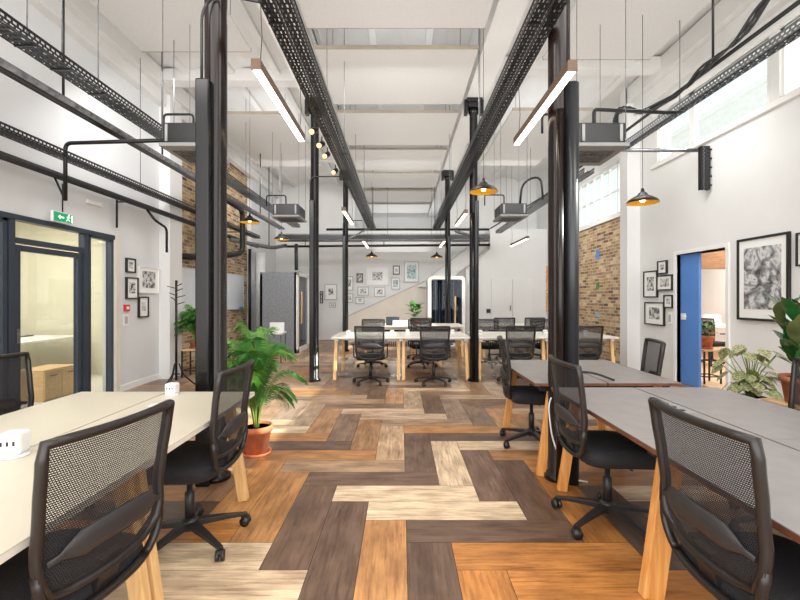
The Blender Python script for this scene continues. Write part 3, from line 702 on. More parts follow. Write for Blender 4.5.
# track spots
def spot():
    e = empty('track_spotlight', (0,0,0))
    MB().tube([(0,0,.0), (.0,0,-.08)], .008, 6).build('stem', M['black'], e)
    MB().tube([(.0, .05, -.07), (-.02, -.08, -.14)], .036, 14).build('head', M['black'], e)
    MB().tube([(-.02, -.08, -.14), (-.0205, -.084, -.142)], .03, 14).build('lens', M['spotlens'], e)
    return e
s0 = spot()
for k, (x, y) in enumerate(((-.98, 5.0), (-.98, 5.45), (-.98, 5.85), (-.98, 6.6))):
    o = s0 if k == 0 else copy_tree(s0); o.location = (x, y, 3.4)
    tag(o, 'black cylinder spotlight under the left cable tray, %s of four from the camera' % ['first', 'second', 'third', 'fourth'][k], 'spotlight', 'track spotlights')

# ------------------------------------------------------------------ desks
def bench(loc, rz, units, tops, edge, legm, label, grp, depth=1.22, ul=1.2, ports=True, h=.74):
    e = empty('bench_desk', loc, rz, label, 'desk', grp)
    Ln = units*ul
    for u in range(units):
        for s_ in (-1, 1):
            y0, y1 = (.006, depth/2) if s_ > 0 else (-depth/2, -.006)
            t = MB().box(u*ul+.0015, (u+1)*ul-.0015, y0, y1, h-.004, h).build('tabletop', tops, e)
            MB().box(u*ul+.0015, (u+1)*ul-.0015, y0, y1, h-.026, h-.004).build('edge_band', edge, t)
        if ports:
            pr = MB().box(u*ul+ul/2-.14, u*ul+ul/2+.14, .04, .12, h, h+.004).build('cable_port', M['hvac'], e, bevel=.002)
            mb = MB()
            for q in (-.08, 0, .08): mb.lathe([(.022, h+.004), (.022, h+.006)], c=(u*ul+ul/2+q, .08, 0), n=12)
            mb.build('sockets', M['dframe'], pr)
    mb = MB()
    for yy in (-depth/2+.2, depth/2-.2): mb.box(.08, Ln-.08, yy-.02, yy+.02, h-.07, h-.026)
    for xx in [.08] + [ul*k for k in range(1, units)] + [Ln-.08]: mb.box(xx-.03, xx+.03, -depth/2+.06, depth/2-.06, h-.075, h-.026)
    mb.build('under_frame', M['black' if not legm == 'oak' else 'whiteplastic'], e)
    mb = MB(); mb.box(.3, Ln-.3, -.1, .1, h-.22, h-.19); mb.box(.3, Ln-.3, -.1, -.09, h-.22, h-.12); mb.build('cable_basket', M['traybot'], e)
    xs = [.07] + [v for k in range(1, units) for v in ((ul*k-.042, ul*k+.042) if legm == 'oak' else (ul*k,))] + [Ln-.07]
    for xx in xs:
        for s_ in (-1, 1):
            o = .02 if xx < .1 else (-.02 if xx > Ln-.1 else 0)
            MB().beam((xx-o, s_*(depth/2-.06), 0), (xx, s_*(depth/2-.16), h-.03), .055 if legm == 'oak' else (.045 if o else .055), .066 if o or legm == 'oak' else .10, up=(0,1,0)).build('leg', M[legm], e, bevel=.006)
    return e
# bench local x = length; rz=90deg: local x -> world +Y, local y -> world -X
bench((-1.64, .72, 0), PI/2, 2, M['creamdesk'], M['whitedesk'], 'oak', 'cream-topped bench desk in the left foreground on oak legs', None, depth=1.22, ul=1.19, ports=False)
bench((1.72, .87, 0), PI/2, 2, M['greydesk'], M['brownedge'], 'oakd', 'grey-topped bench desk in the right foreground on slanted oak legs', None, depth=1.22, ul=1.19)
bench((1.61, 3.42, 0), PI/2, 1, M['greydesk'], M['brownedge'], 'oakd', 'grey-topped bench desk behind the thick right column', None, depth=1.14, ul=1.27, ports=False)
g = 'white bench desks at the back'
bench((-1.18, 8.03, 0), 0, 2, M['whitedesk'], M['whitedesk'], 'oak', 'white bench desk on oak legs in the middle back, left of the second column', g, ul=1.18, ports=False)
bench((1.28, 8.03, 0), 0, 2, M['whitedesk'], M['whitedesk'], 'oak', 'white bench desk on oak legs at the back right, before the brick wall', g, ports=False)
bench((-.9, 10.9, 0), 0, 2, M['whitedesk'], M['whitedesk'], 'oak', 'farthest white bench desk, with the leafy plant on it', g, ports=False)
bench((1.9, 10.9, 0), 0, 2, M['whitedesk'], M['whitedesk'], 'oak', 'farthest white bench desk at the right, mostly hidden by chairs', g, ul=1.1, ports=False)
# cable arm behind seam on the far right bench
pipe([(1.25, 3.75, .742), (1.55, 3.62, .80), (1.70, 3.50, .745)], .009, 'thin dark cable lying on the grey desk behind the right column', 'traydark', 'loose_cable', 'cable', rad=.1)
pipe([(1.26, 3.46, .70), (1.12, 3.36, .62), (1.15, 3.34, .3), (1.28, 3.3, .04), (1.4, 3.3, .02)], .006, 'white and black cable hanging from the desk end beside the thick right column', 'whiteplastic', 'loose_cable', 'cable', rad=.12)

# power cubes
def cube(w=.095, h=.1):
    e = empty('power_module', (0,0,0))
    MB().box(-w/2, w/2, -w/2, w/2, .012, h).build('housing', M['whiteplastic'], e, bevel=.012)
    MB().lathe([(w*.62, 0), (w*.62, .006), (w*.3, .012)], n=20).build('foot', M['whiteplastic'], e)
    mb = MB()
    for q in (-.022, 0, .022): mb.box(q-.004, q+.004, -w/2-.002, -w/2+.001, h*.52, h*.70)
    mb.build('sockets', M['dframe'], e)
    return e
c0 = cube(.088, .1)
for k, (x, y, lb) in enumerate(((-1.62, 1.84, 'white desktop power cube with three slots on the cream desk at the left edge'), (-1.56, 3.0, 'white power cube at the far end of the cream desk'),
        (-.94, 7.85, 'white power cube on the back desk beside the left column'), (-.16, 7.85, 'white power cube in the middle of the back desk'), (.12, 8.1, 'white power cube on the back desk left of the second right chair'), (.95, 8.1, 'white power cube at the right end of the middle back desk'), (1.42, 7.9, 'white power cube at the left end of the right back desk'), (2.62, 8.0, 'white power cube on the right back desk by the near column'), (3.3, 7.9, 'white power cube at the right end of the right back desk'))):
    o = c0 if k == 0 else copy_tree(c0); o.location = (x, y, .741); o.rotation_euler.z = .25 if k == 0 else .0; o.scale = (1,1,1) if k == 0 else (.8,.8,.8); tag(o, lb, 'power module', 'desktop power cubes')
for k, (x, y) in enumerate(((-1.48, 2.16), (-1.5, 2.7))):
    tag(MB().lathe([(.045, 0), (.045, .004), (.035, .005)], n=20).build('cable_grommet', M['whiteplastic'], loc=(x, y, .741)), 'white round cable grommet in the cream desk, %s one' % ('nearer' if k == 0 else 'farther'), 'grommet')

# ------------------------------------------------------------------ office chair (faces +Y, origin under the gas lift)
def sstep(a, b, t): t = max(0, min(1, (t-a)/(b-a))); return t*t*(3-2*t)
def by(z):      # centre line of the back, y as a function of height
    pts = [(.50,-.215),(.58,-.242),(.68,-.236),(.80,-.250),(.90,-.264),(.99,-.276)]
    for (a, b), (c, d_) in zip(pts, pts[1:]):
        if z <= c: t = (z-a)/(c-a); return b + (d_-b)*(t*t*(3-2*t)*.4 + t*.6)
    return pts[-1][1]
def hwid(z):
    pts = [(.50,.155),(.56,.205),(.62,.228),(.72,.226),(.86,.234),(.975,.240)]
    for (a, b), (c, d_) in zip(pts, pts[1:]):
        if z <= c: t = (z-a)/(c-a); return b + (d_-b)*t
    return pts[-1][1]
def bpt(u, z): return (u*hwid(z), by(z) - .035*(1-u*u) + .012, z)   # u in -1..1
def chair(arms, nm='office_chair'):
    e = empty(nm, (0,0,0))
    # five star base
    mb = MB()
    mb.lathe([(.036, .07), (.045, .085), (.045, .125), (.03, .14)], n=16)
    for k in range(5):
        a = 2*PI*k/5 + .3; c, s_ = math.cos(a), math.sin(a)
        mb.beam((c*.03, s_*.03, .105), (c*.19, s_*.19, .088), .052, .036, .038, .026); mb.beam((c*.18, s_*.18, .089), (c*.315, s_*.315, .068), .038, .026, .028, .018)
    mb.build('base', M['plast'], e, bevel=.004)
    for k in range(5):
        a = 2*PI*k/5 + .3; c, s_ = math.cos(a)*.305, math.sin(a)*.305
        mb = MB(); b_ = a + .9; dx, dy = math.cos(b_), math.sin(b_)
        for q in (-.014, .014): mb.tube([(c+dx*(q-.009), s_+dy*(q-.009), .029), (c+dx*(q+.009), s_+dy*(q+.009), .029)], .028, 14)
        mb.tube([(c, s_, .03), (c, s_, .075)], .008, 8); mb.beam((c-dy*.02, s_+dx*.02, .048), (c+dy*.02, s_-dx*.02, .052), .03, .02)
        mb.build('caster', M['plast'], e)
    MB().lathe([(.026, .13), (.026, .28), (.016, .285), (.016, .40)], n=14).build('gas_lift', M['plast'], e)
    mb = MB(); mb.box(-.09, .09, -.12, .10, .385, .425); mb.beam((0, -.1, .405), (0, -.215, .43), .09, .03); mb.beam((0, -.205, .425), (0, -.235, .56), .08, .028, up=(0,1,0))
    mb.tube([(.09, .03, .405), (.24, .03, .41)], .007, 6)
    mb.build('seat_mechanism', M['plast'], e, bevel=.006)
    # seat cushion
    rows = []
    def sect(z, ins):
        r = []
        for k in range(28):
            a = 2*PI*k/28; c, s_ = math.cos(a), math.sin(a)
            ex = .245-ins; ey = .235-ins
            x = ex*math.copysign(abs(c)**.45, c); y = ey*math.copysign(abs(s_)**.45, s_)
            r.append((x, y+.02, z - (.025*max(0, y/.235)**3) ))
        return r
    secs = [sect(.405, .06), sect(.412, .018), sect(.45, 0), sect(.482, .006), sect(.500, .045), sect(.504, .15)]
    mb = MB(); n = 28; vs = [v for s_ in secs for v in s_]; fs = [(i*n+j, i*n+(j+1) % n, (i+1)*n+(j+1) % n, (i+1)*n+j) for i in range(5) for j in range(n)]
    fs += [tuple(range(n))[::-1], tuple(5*n+j for j in range(n))]; mb._add(vs, fs, True); mb.build('seat', M['fabric'], e)
    # back frame: main loop
    zb, zt = .53, .975; path = []
    for k in range(9): path.append(bpt(-1 + 2*k/8, zt))
    path[0] = bpt(-.985, zt); path[-1] = bpt(.985, zt)
    for k in range(1, 13): z = zt - .015 - (zt-.015-zb-.01)*k/12; path.append(bpt(1, z))
    for k in range(1, 8): u = 1 - 2*k/8; path.append(bpt(u, zb - .0))
    for k in range(12): z = zb + .01 + (zt-.025-zb)*k/12; path.append(bpt(-1, z))
    mb = MB(); mb.tube(path, .0195, 8, closed=True, ry=.75)
    # lower hoop
    low = [bpt(1, .62), (hwid(.56)+.018, by(.56)+.004, .545), (.19, by(.50)-.01, .475), (.12, by(.50)-.015, .447), (0, by(.5)-.02, .442), (-.12, by(.50)-.015, .447), (-.19, by(.50)-.01, .475), (-hwid(.56)-.018, by(.56)+.004, .545), bpt(-1, .62)]
    mb.tube(rpath(low, .05, 3), .017, 8, ry=.8)
    mb.build('back_frame', M['frameb'], e)
    rows = []
    for i in range(15):
        z = zb + (zt-zb)*i/14; rows.append([(p[0]*.97, p[1], p[2]) for p in (bpt(-1+2*j/12, z) for j in range(13))])
    MB().grid(rows).build('back_mesh', M['mesh'], e)
    # lumbar pad
    pts = []; R = []
    for k in range(15):
        u = -.93 + 1.86*k/14; z = .665 - .028*abs(u)**2; p = bpt(u, z); pts.append((p[0], p[1]-.012, p[2])); R.append(.010 + .030*sstep(1, .55, abs(u)) if False else (.010 + .032*(1-sstep(.55, .8, abs(u)))))
    MB().tube(pts, R, 10, ry=.33, up=(0,1,0)).build('lumbar_support', M['pad'], e)
    if arms:
        for s_ in (-1, 1):
            mb = MB(); mb.tube(rpath([(s_*.10, .02, .415), (s_*.285, .02, .43), (s_*.285, .02, .66)], .04), .016, 8, ry=.8)
            mb.box(s_*.285-.035, s_*.285+.035, -.11, .13, .66, .685); mb.build('armrest', M['plast'], e, bevel=.006)
    return e
cA = chair(False); cB = chair(True)
GC = 'black mesh office chairs'
def put(proto, first, x, y, face, label, grp=GC, sc=1.0):
    o = proto if first else copy_tree(proto)
    o.location = (x, y, 0); o.rotation_euler.z = face - PI/2; o.scale = (sc, sc, sc); tag(o, label, 'chair', grp); return o
# face = world direction angle the sitter looks to
near = [(-1.185, 1.47, PI-.17, 'large black mesh office chair in the bottom left corner at the cream desk'),
        (-1.215, 2.53, PI+.0, 'black mesh office chair at the far end of the cream desk beside the potted palm'),
        (-2.38, 2.90, .05, 'black mesh office chair on the far side of the cream desk before the glass door'),
        (1.25, 1.46, .0, 'large black mesh office chair in the bottom right corner at the grey desk'),
        (1.285, 2.74, -.02, 'black mesh office chair beside the thick right column at the grey desk'),
        (1.26, 4.25, -.12, 'black mesh office chair at the grey desk behind the right column'),
        (2.05, 4.08, PI-.25, 'black mesh office chair turned behind the second grey desk, left of the blue door'),
        (2.30, 2.62, PI, 'black mesh office chair at the right edge in front of the big leaved plant')]
for k, (x, y, f_, lb) in enumerate(near): put(cA, k == 0, x, y, f_, lb, sc=1.03)
back = [(-.50, 7.22, PI/2, 'black mesh office chair with arms at the middle back desk, left of two'), (.53, 7.22, PI/2+.03, 'black mesh office chair with arms at the middle back desk, right of two'),
        (-.58, 8.95, -PI/2, 'black mesh office chair behind the middle back desk, on the left'), (.42, 8.95, -PI/2+.15, 'black mesh office chair behind the middle back desk, on the right'),
        (1.92, 7.30, PI/2, 'black mesh office chair at the right back desk, left of the thick column'), (3.0, 7.28, PI/2-.05, 'black mesh office chair at the right back desk, before the brick wall'),
        (1.80, 8.95, -PI/2, 'black mesh office chair behind the right back desk, beside the second column'), (2.92, 8.95, -PI/2-.1, 'black mesh office chair behind the right back desk, next to the near column'),
        (2.34, 10.2, PI/2, 'black mesh office chair at the farthest right desk, left one'), (3.02, 10.25, PI/2+.1, 'black mesh office chair at the farthest right desk, right one'),
        (.45, 10.1, PI/2, 'black mesh office chair at the farthest middle desk')]
for k, (x, y, f_, lb) in enumerate(back): put(cB, k == 0, x, y, f_, lb, 'black mesh office chairs with arms', .97)

# ------------------------------------------------------------------ plants
def pot(e, r0, r1, h, mat='terra', saucer=True, z0=0.0):
    if saucer: MB().lathe([(0, z0), (r0*1.25, z0), (r0*1.38, z0+.03), (r0*1.3, z0+.03), (r0*1.2, z0+.012), (0, z0+.012)], n=24).build('saucer', M[mat], e); z0 += .013
    MB().lathe([(0, z0), (r0, z0), (r1*.96, z0+h*.78), (r1*1.06, z0+h*.78), (r1*1.08, z0+h), (r1*.97, z0+h), (r1*.94, z0+h*.9), (0, z0+h*.9)], n=28).build('pot', M[mat], e)
    MB().lathe([(0, z0+h*.905), (r1*.93, z0+h*.905)], n=20).build('soil', M['soil'], e)
    return z0+h*.9
def palm(loc, label, R=.46, H=.88, nf=46, mat='terra', pd=(.095, .135, .25), name='potted_palm'):
    e = empty('potted_palm', loc, 0, label, 'plant'); zt = pot(e, *pd, mat)
    rnd = random.Random(11); leaf = [MB(), MB()]; st = MB()
    for k in range(nf):
        a = rnd.uniform(0, 2*PI); out = rnd.uniform(.25, 1)*R; hh = H*rnd.uniform(.65, 1.1)*(1.12-.35*out/R); c, s_ = math.cos(a), math.sin(a); pts = []
        for i in range(13):
            t = i/12; rr = .02 + out*t**1.5; z = zt + hh*(1-(1-min(1, t*1.12))**2) - out*.62*max(0, t-.45)**1.6*1.6
            pts.append(Vector((c*rr, s_*rr, z)))
        st.tube(pts, [.005*(1-.75*i/12) for i in range(13)], 5)
        lm = leaf[k % 2]
        for i in range(10, 46):
            t = i/46*12; i0 = int(t); p = pts[i0].lerp(pts[min(12, i0+1)], t-i0); d_ = (pts[min(12, i0+1)]-pts[max(0, i0-1)]).normalized()
            sd = d_.cross(Vector((0,0,1))).normalized(); ll = .15*math.sin(PI*min(1, (i-5)/43))**.6 * rnd.uniform(.85, 1.1)
            for q in (-1, 1):
                dr = (sd*q*.85 + d_*.75 + Vector((0,0,-.35))).normalized(); w = d_*.005
                m_ = p + dr*ll*.5 + Vector((0,0,.008)); tp = p + dr*ll + Vector((0,0,-.03))
                lm._add([p-w*.4, p+w*.4, m_+w, tp, m_-w], [(0,1,2,3,4)], False)
    st.build('stems', M['stem'], e); leaf[0].build('fronds', M['leafp'], e); leaf[1].build('dark_fronds', M['leafp2'], e)
    return e
palm((-1.30, 3.95, 0), 'bushy green palm in a terracotta pot beside the near left column')
def bladeleaf(mb, p, d_, ll, w, droop=.2, curl=.25):
    d_ = Vector(d_).normalized(); sd = d_.cross(Vector((0,0,1)))
    if sd.length < .1: sd = Vector((1,0,0))
    sd.normalize(); up = sd.cross(d_); L_ = []; C = []; R_ = []
    for i in range(9):
        t = i/8; ww = w*math.sin(PI*t**.8)**.8 if 0 < t < 1 else .001; c = Vector(p) + d_*ll*t + Vector((0,0,-droop*ll*t*t))
        L_.append(c - sd*ww + up*ww*curl); C.append(c); R_.append(c + sd*ww + up*ww*curl)
    mb.grid([L_, C, R_])
def bigleaf(loc, label, name, n, H, ll, w, potdim, mat1, mat2, seed, potm='terrad', nst=3, spread=.1, saucer=True, updir=0.0):
    e = empty(name, loc, 0, label, 'plant'); zt = pot(e, potdim[0], potdim[1], potdim[2], potm, saucer); rnd = random.Random(seed); A, B_, st = MB(), MB(), MB()
    for q in range(nst):
        a = 2*PI*q/nst+.5; top = Vector((spread*math.cos(a), spread*math.sin(a), zt+H*rnd.uniform(.75, 1))); b0 = Vector((.02*math.cos(a), .02*math.sin(a), zt-.02))
        st.tube([b0, b0.lerp(top, .5)+Vector((.01, 0, 0)), top], .007, 6)
        m = n//nst
        for i in range(m):
            t = .15+.85*(i+1)/m; p = b0.lerp(top, t); an = i*2.4+q; el = .15+.75*t*rnd.uniform(.6, 1)
            bladeleaf(A if rnd.random() < .85 else B_, p, (math.cos(an), math.sin(an), el*1.1+updir), ll*rnd.uniform(.8, 1.1), w*rnd.uniform(.85, 1.1))
    st.build('stems', M['stem'], e); A.build('leaves', M[mat1], e); B_.build('young_leaves', M[mat2], e); return e
t = empty('low_cabinet', (3.0, 3.3, 0), 0, 'low white cabinet behind the right desk, carrying the terracotta pots', 'cabinet')
MB().box(-.2, .22, -.32, .2, 0, .60).build('body', M['whiteplastic'], t, bevel=.004)
for k in (-.19, .07):
    dd = MB().box(-.215, -.2, k-.125, k+.125, .04, .57).build('door', M['whiteplastic'], t, bevel=.003); MB().box(-.23, -.215, k-.03, k+.03, .5, .515).build('handle', M['steel'], dd)
tag(MB().box(-.18, .18, -.18, .18, 0, .02).build('wooden_tray', M['oakpanel'], loc=(2.98, 3.25, .601), bevel=.004), 'square wooden tray under the big leaved plant pot', 'tray')
bigleaf((2.98, 3.25, .622), 'rubber plant with large glossy dark leaves in a terracotta pot at the right edge', 'rubber_plant', 48, .52, .27, .06, (.11, .14, .2), 'rubber', 'rubber2', 5, saucer=False, nst=4, spread=.13, updir=1.1)
# speckled plant on floor stand
stool((3.3, 4.15, 0), 'black legged stand hidden behind the right desk, under the speckled plant', .30, .30)
def speckled(loc):
    e = empty('speckled_leaf_plant', loc, 0, 'plant with pale pink and green speckled leaves before the right wall', 'plant'); zt = pot(e, .08, .11, .16, 'terrad'); rnd = random.Random(4); A, st = MB(), MB()
    for q in range(44):
        a = rnd.uniform(0, 2*PI); rr = rnd.uniform(.04, .22); hh = rnd.uniform(.10, .50); top = Vector((rr*math.cos(a), rr*math.sin(a), zt+hh))
        if q == 0: top = Vector((-.27, -.05, zt+.48))
        st.tube([Vector((.01*math.cos(a), .01*math.sin(a), zt-.02)), Vector((top.x*.4, top.y*.4, zt+hh*.6)), top], .004, 5)
        bladeleaf(A, top, (math.cos(a), math.sin(a)-.6, -.5), .13, .05, .2, .1)
    st.build('stems', M['stem'], e); A.build('leaves', M['speck'], e)
speckled((3.3, 4.15, .301))
stool((5.06, 7.28, 0), 'black metal stand in the side room carrying a potted plant', .56, .30)
MB().box(4.82, 9.0, 4.35, 13.9, .002, .006).build('floor_side_room', M['oakpanel'], kind='structure')
bigleaf((5.06, 7.28, .561), 'leafy green plant in a terracotta pot seen through the blue doorway', 'potted_plant', 40, .28, .15, .032, (.07, .10, .2), 'leafp2', 'leafp', 8, 'terra', 4, .09)
stool((-3.70, 7.9, 0), 'black legged stand behind the coat rack', .50, .34)
palm((-3.70, 7.9, .501), 'small feathery palm on a stand behind the coat rack', .42, .62, 34, 'terrad', (.07, .09, .12))
bigleaf((.35, 10.8, .742), 'small leafy plant in an orange pot on the farthest white desk', 'potted_plant', 28, .42, .24, .06, (.07, .09, .14), 'leafp2', 'leafp', 28, 'terra', 3, .12, False)

# side-room furniture
t = empty('white_desk', (7.6, 10.9, 0), 0, 'white desk with wooden legs in the side room', 'desk')
MB().box(-.6, .6, -.9, .9, .72, .75).build('tabletop', M['whiteplastic'], t, bevel=.004)
for sx in (-.5, .5):
    for sy in (-.8, .8): MB().beam((sx*1.08, sy*1.05, 0), (sx*.9, sy, .72), .06, .06).build('leg', M['oakd'], t)
o = put(cB, False, 6.5, 9.2, .3, 'black office chair inside the side room behind the blue door', 'black mesh office chairs with arms')
tag(MB().box(-.1, .1, -.16, .16, 0, .24).build('desk_box', M['whiteplastic'], loc=(7.5, 10.6, .752), bevel=.01), 'white box on the desk in the side room', 'box')

# ------------------------------------------------------------------ pictures
AM = [art('print_%d' % k, k, 5+1.7*(k % 4)) for k in range(6)]
AB = [art('print_blue_%d' % k, k+20, 6, (60,70,74), (190,205,208), (140,165,170)) for k in range(2)]
def picture(wall, pxs, pys, label, frame='dframe', matw=.22, a=None, fw=.022, grp=None, Yw=14.72):
    """wall: 'L','R','B'; pxs, pys measured extent in the photograph converted to metres on that wall"""
    if wall == 'B':
        Y = Yw; w = PX(pxs[1], Y)-PX(pxs[0], Y); h = PZ(pys[0], Y)-PZ(pys[1], Y); c = ((PX(pxs[0], Y)+PX(pxs[1], Y))/2, Y, PZ(pys[1], Y)); rz = 0
    else:
        X = XL+.02 if wall == 'L' else XR-.02
        ya, yb = (abs(X)*F/abs(q-CX) for q in pxs); w = abs(ya-yb); ym = (ya+yb)/2
        c_px = CX + X*F/ym; h = PZ(pys[0], ym)-PZ(pys[1], ym); c = (X, ym, PZ(pys[1], ym)); rz = PI/2 if wall == 'L' else -PI/2
    e = empty('framed_picture', c, rz, label, 'picture', grp)
    # local: x = width, -y = outwards (into the room) for rz=0
    hw_ = w/2; fr = MB()
    fr.box(-hw_, hw_, -.02, .015, 0, fw); fr.box(-hw_, hw_, -.02, .015, h-fw, h); fr.box(-hw_, -hw_+fw, -.02, .015, fw, h-fw); fr.box(hw_-fw, hw_, -.02, .015, fw, h-fw)
    fr.build('frame', M[frame], e)
    MB().box(-hw_+fw, hw_-fw, -.004, .012, fw, h-fw).build('mount', M['mat'], e)
    iw = (hw_-fw)*(1-matw*1.1); m_ = (h-2*fw)*matw/2
    MB().box(-iw, iw, -.008, -.004, fw+m_*1.15, h-fw-m_).build('print', a or random.choice(AM), e)
    return e
def c2(x0, y0, x1, y1, s_, ox, oy): return ((ox+x0/s_, ox+x1/s_), (oy+y0/s_, oy+y1/s_))
GB = 'framed pictures on the back wall'
Bk = [((115,213,157,267), 'pale framed picture left of the far left column, upper', 'silverframe', .5), ((131,275,153,292), 'small dark framed picture left of the far left column, lower', 'silverframe', .3), ((100,237,110,278), 'narrow dark picture right behind the second left column', 'dframe', .1),
      ((187,187,211,235), 'portrait framed picture just right of the far left column, upper', 'silverframe', .4), ((187,245,211,275), 'small framed picture just right of the far left column, lower', 'silverframe', .4), ((222,178,243,208), 'small dark picture at the upper left of the gallery', 'dframe', .05),
      ((225,222,263,252), 'landscape framed picture in the middle left of the gallery', 'silverframe', .35), ((218,257,248,280), 'small landscape picture at the bottom of the gallery', 'silverframe', .45), ((255,158,327,218), 'largest picture of the gallery with a wide white mount', 'mat', .45),
      ((280,224,318,256), 'framed picture below the large mounted one', 'silverframe', .35), ((343,152,366,182), 'small square framed picture high in the gallery right part', 'dframe', .5), ((337,192,367,232), 'pale portrait picture under the small square one', 'silverframe', .3), ((380,138,430,208), 'tall framed picture in blue tones at the right end of the gallery', 'silverframe', .25)]
for k, (q, lb, fm, mw) in enumerate(Bk):
    pxs, pys = c2(*q, 3.333, 290, 220)
    picture('B', pxs, pys, lb, fm, mw, AB[k % 2] if k in (11, 12) else AM[k % 6], .03, GB)
picture('B', (299, 306.5), (280, 290.5), 'upper of two small pictures seen behind the booth door', 'silverframe', .3, AM[2], .03, GB)
picture('B', (299, 306.5), (293.5, 302.5), 'lower of two small pictures seen behind the booth door', 'silverframe', .3, AM[3], .03, GB)
GL = 'framed pictures on the left wall'
for k, (q, lb, fm, mw) in enumerate([((378,175,405,218), 'small black framed picture, topmost on the left wall', 'dframe', .45), ((415,200,475,280), 'white framed photo of dark leaves on the left wall', 'whiteplastic', .3), ((378,232,413,297), 'black framed portrait picture on the left wall, middle', 'dframe', .4), ((415,290,444,352), 'thin black framed picture, lowest on the left wall', 'dframe', .5)]):
    pxs, pys = c2(*q, 3, 0, 200); picture('L', pxs, pys, lb, fm, mw, AM[(k+1) % 6], .02, GL)
GR = 'framed pictures on the right wall'
for k, (q, lb, mw) in enumerate([((120,248,157,320), 'black framed portrait picture, leftmost of the right wall cluster', .4), ((158,220,183,256), 'small black framed picture, topmost of the right wall cluster', .5), ((156,259,198,301), 'black framed landscape picture in the middle of the right wall cluster', .35), ((175,313,199,349), 'small black framed picture, right of the cluster near the door', .5), ((123,333,176,395), 'black framed landscape picture, lowest of the right wall cluster', .4)]):
    pxs, pys = c2(*q, 2.725, 600, 180); picture('R', pxs, pys, lb, 'dframe', mw, AM[(k+2) % 6], .02, GR)
picture('R', (738, 790), (236, 321), 'large black framed photograph of pale leaves right of the blue door', 'dframe', .2, art('print_big', 9, 3.2, (70,70,72), (214,214,214), (150,150,152)), .03, GR)
picture('R', (797, 812), (232, 266), 'dark framed picture cut by the right edge of the photo', 'dframe', .3, AM[1], .02, GR)
picture('R', (541, 547.5), (267, 291), 'upper of two brown framed pictures at the far right corner', 'oakd', .2, AM[4], .03, GR)
picture('R', (541, 547.5), (293, 311), 'lower of two brown framed pictures at the far right corner', 'oakd', .2, AM[5], .03, GR)

# ------------------------------------------------------------------ wall items
e = empty('exit_sign', (-4.10, 5.35, 2.31), 0, 'green exit sign with running figure hanging on the left wall above the glass door', 'sign')
MB().box(-.03, .0, -.17, .17, 0, .13).build('housing', M['whiteplastic'], e, bevel=.004)
MB().box(0, .004, -.155, .155, .012, .118).build('panel', M['green'], e)
mb = MB()
mb._add([(.006, -.10, .065), (.006, -.06, .095), (.006, -.06, .075), (.006, .0, .075), (.006, .0, .055), (.006, -.06, .055), (.006, -.06, .035)], [(0,1,2,3,4,5,6)])
mb.tube([(.005, .075, .105), (.009, .075, .105)], .010, 10)
mb.beam((.006, .07, .09), (.006, .06, .06), .003, .02, up=(0,1,0)); mb.beam((.006, .06, .06), (.006, .035, .03), .003, .011, up=(0,1,0)); mb.beam((.006, .062, .06), (.006, .09, .035), .003, .011, up=(0,1,0)); mb.beam((.006, .07, .088), (.006, .04, .08), .003, .009, up=(0,1,0)); mb.beam((.006, .07, .088), (.006, .098, .078), .003, .009, up=(0,1,0))
mb.box(.0045, .006, .115, .145, .02, .11)
mb.build('pictogram', M['signwhite'], e)
MB().tube([(-.015, 0, .13), (-.015, 0, .48)], .008, 6).build('stem', M['black'], e)
o = tag(MB().box(-.04, 0, -.14, .14, 0, .055).build('emergency_light', M['whiteplastic'], loc=(-4.15, 5.98, 2.66), bevel=.01), 'white emergency light box on the left wall right of the exit sign', 'light')
e = empty('fire_alarm_button', (XL, 6.69, 1.2), 0, 'small red fire alarm call point on the left wall', 'alarm')
MB().box(0, .04, -.055, .055, 0, .1).build('housing', M['red'], e, bevel=.006); MB().box(.04, .043, -.03, .03, .03, .07).build('plate', M['whiteplastic'], e)
e = empty('light_switch', (XL, 6.69, .98), 0, 'white double light switch under the red call point', 'switch')
MB().box(0, .012, -.06, .06, 0, .17).build('plate', M['whiteplastic'], e, bevel=.003); MB().box(.012, .018, -.03, .03, .03, .14).build('rocker', M['silverframe'], e)
e = empty('light_switch', (XR, 7.33, .96), 0, 'white light switches on the wall left of the blue door', 'switch')
MB().box(-.012, 0, .03, .13, 0, .2).build('plate', M['whiteplastic'], e, bevel=.003); MB().box(-.018, -.012, .05, .11, .04, .16).build('rocker', M['silverframe'], e)
e = empty('whiteboard', (-4.30, 10.2, 1.12), 0, 'wide whiteboard hanging on the left brick wall behind the column', 'whiteboard')
MB().box(0, .02, -1.75, 1.75, 0, .88).build('board', M['whiteboard'], e); mb = MB()
mb.box(0, .03, -1.77, 1.77, -.02, 0); mb.box(0, .03, -1.77, 1.77, .88, .9); mb.box(0, .03, 1.75, 1.77, 0, .88); mb.box(0, .03, -1.77, -1.75, 0, .88); mb.box(.02, .08, .9, 1.7, -.02, -.008)
mb.build('frame', M['silverframe'], e)
tag(MB().box(0, .05, -.09, .09, 0, .05).build('board_eraser', M['blue'], loc=(-4.27, 11.7, 1.113), bevel=.01), 'small blue eraser on the whiteboard ledge', 'eraser')
# coloured stickers on brick wall
for (y, z, w_, h_, c_, n_, k) in ((10.4, 2.72, .16, .22, 'blue', 'blue', 0), (11.9, 2.72, .14, .3, 'leafp2', 'green', 1), (11.9, 2.25, .12, .3, 'leafp2', 'pale green', 2), (10.4, 2.0, .14, .16, 'leafp', 'light green', 3), (10.4, 1.35, .2, .12, 'skyp', 'pale blue', 4)):
    tag(MB().box(-.012, 0, -w_/2, w_/2, 0, h_).build('wall_sticker', M[c_], loc=(4.65, y, z-.4)), 'small %s painted patch on the right brick wall, %s' % (n_, ['highest right', 'high left', 'middle left', 'middle right', 'lowest'][k]), 'sticker')

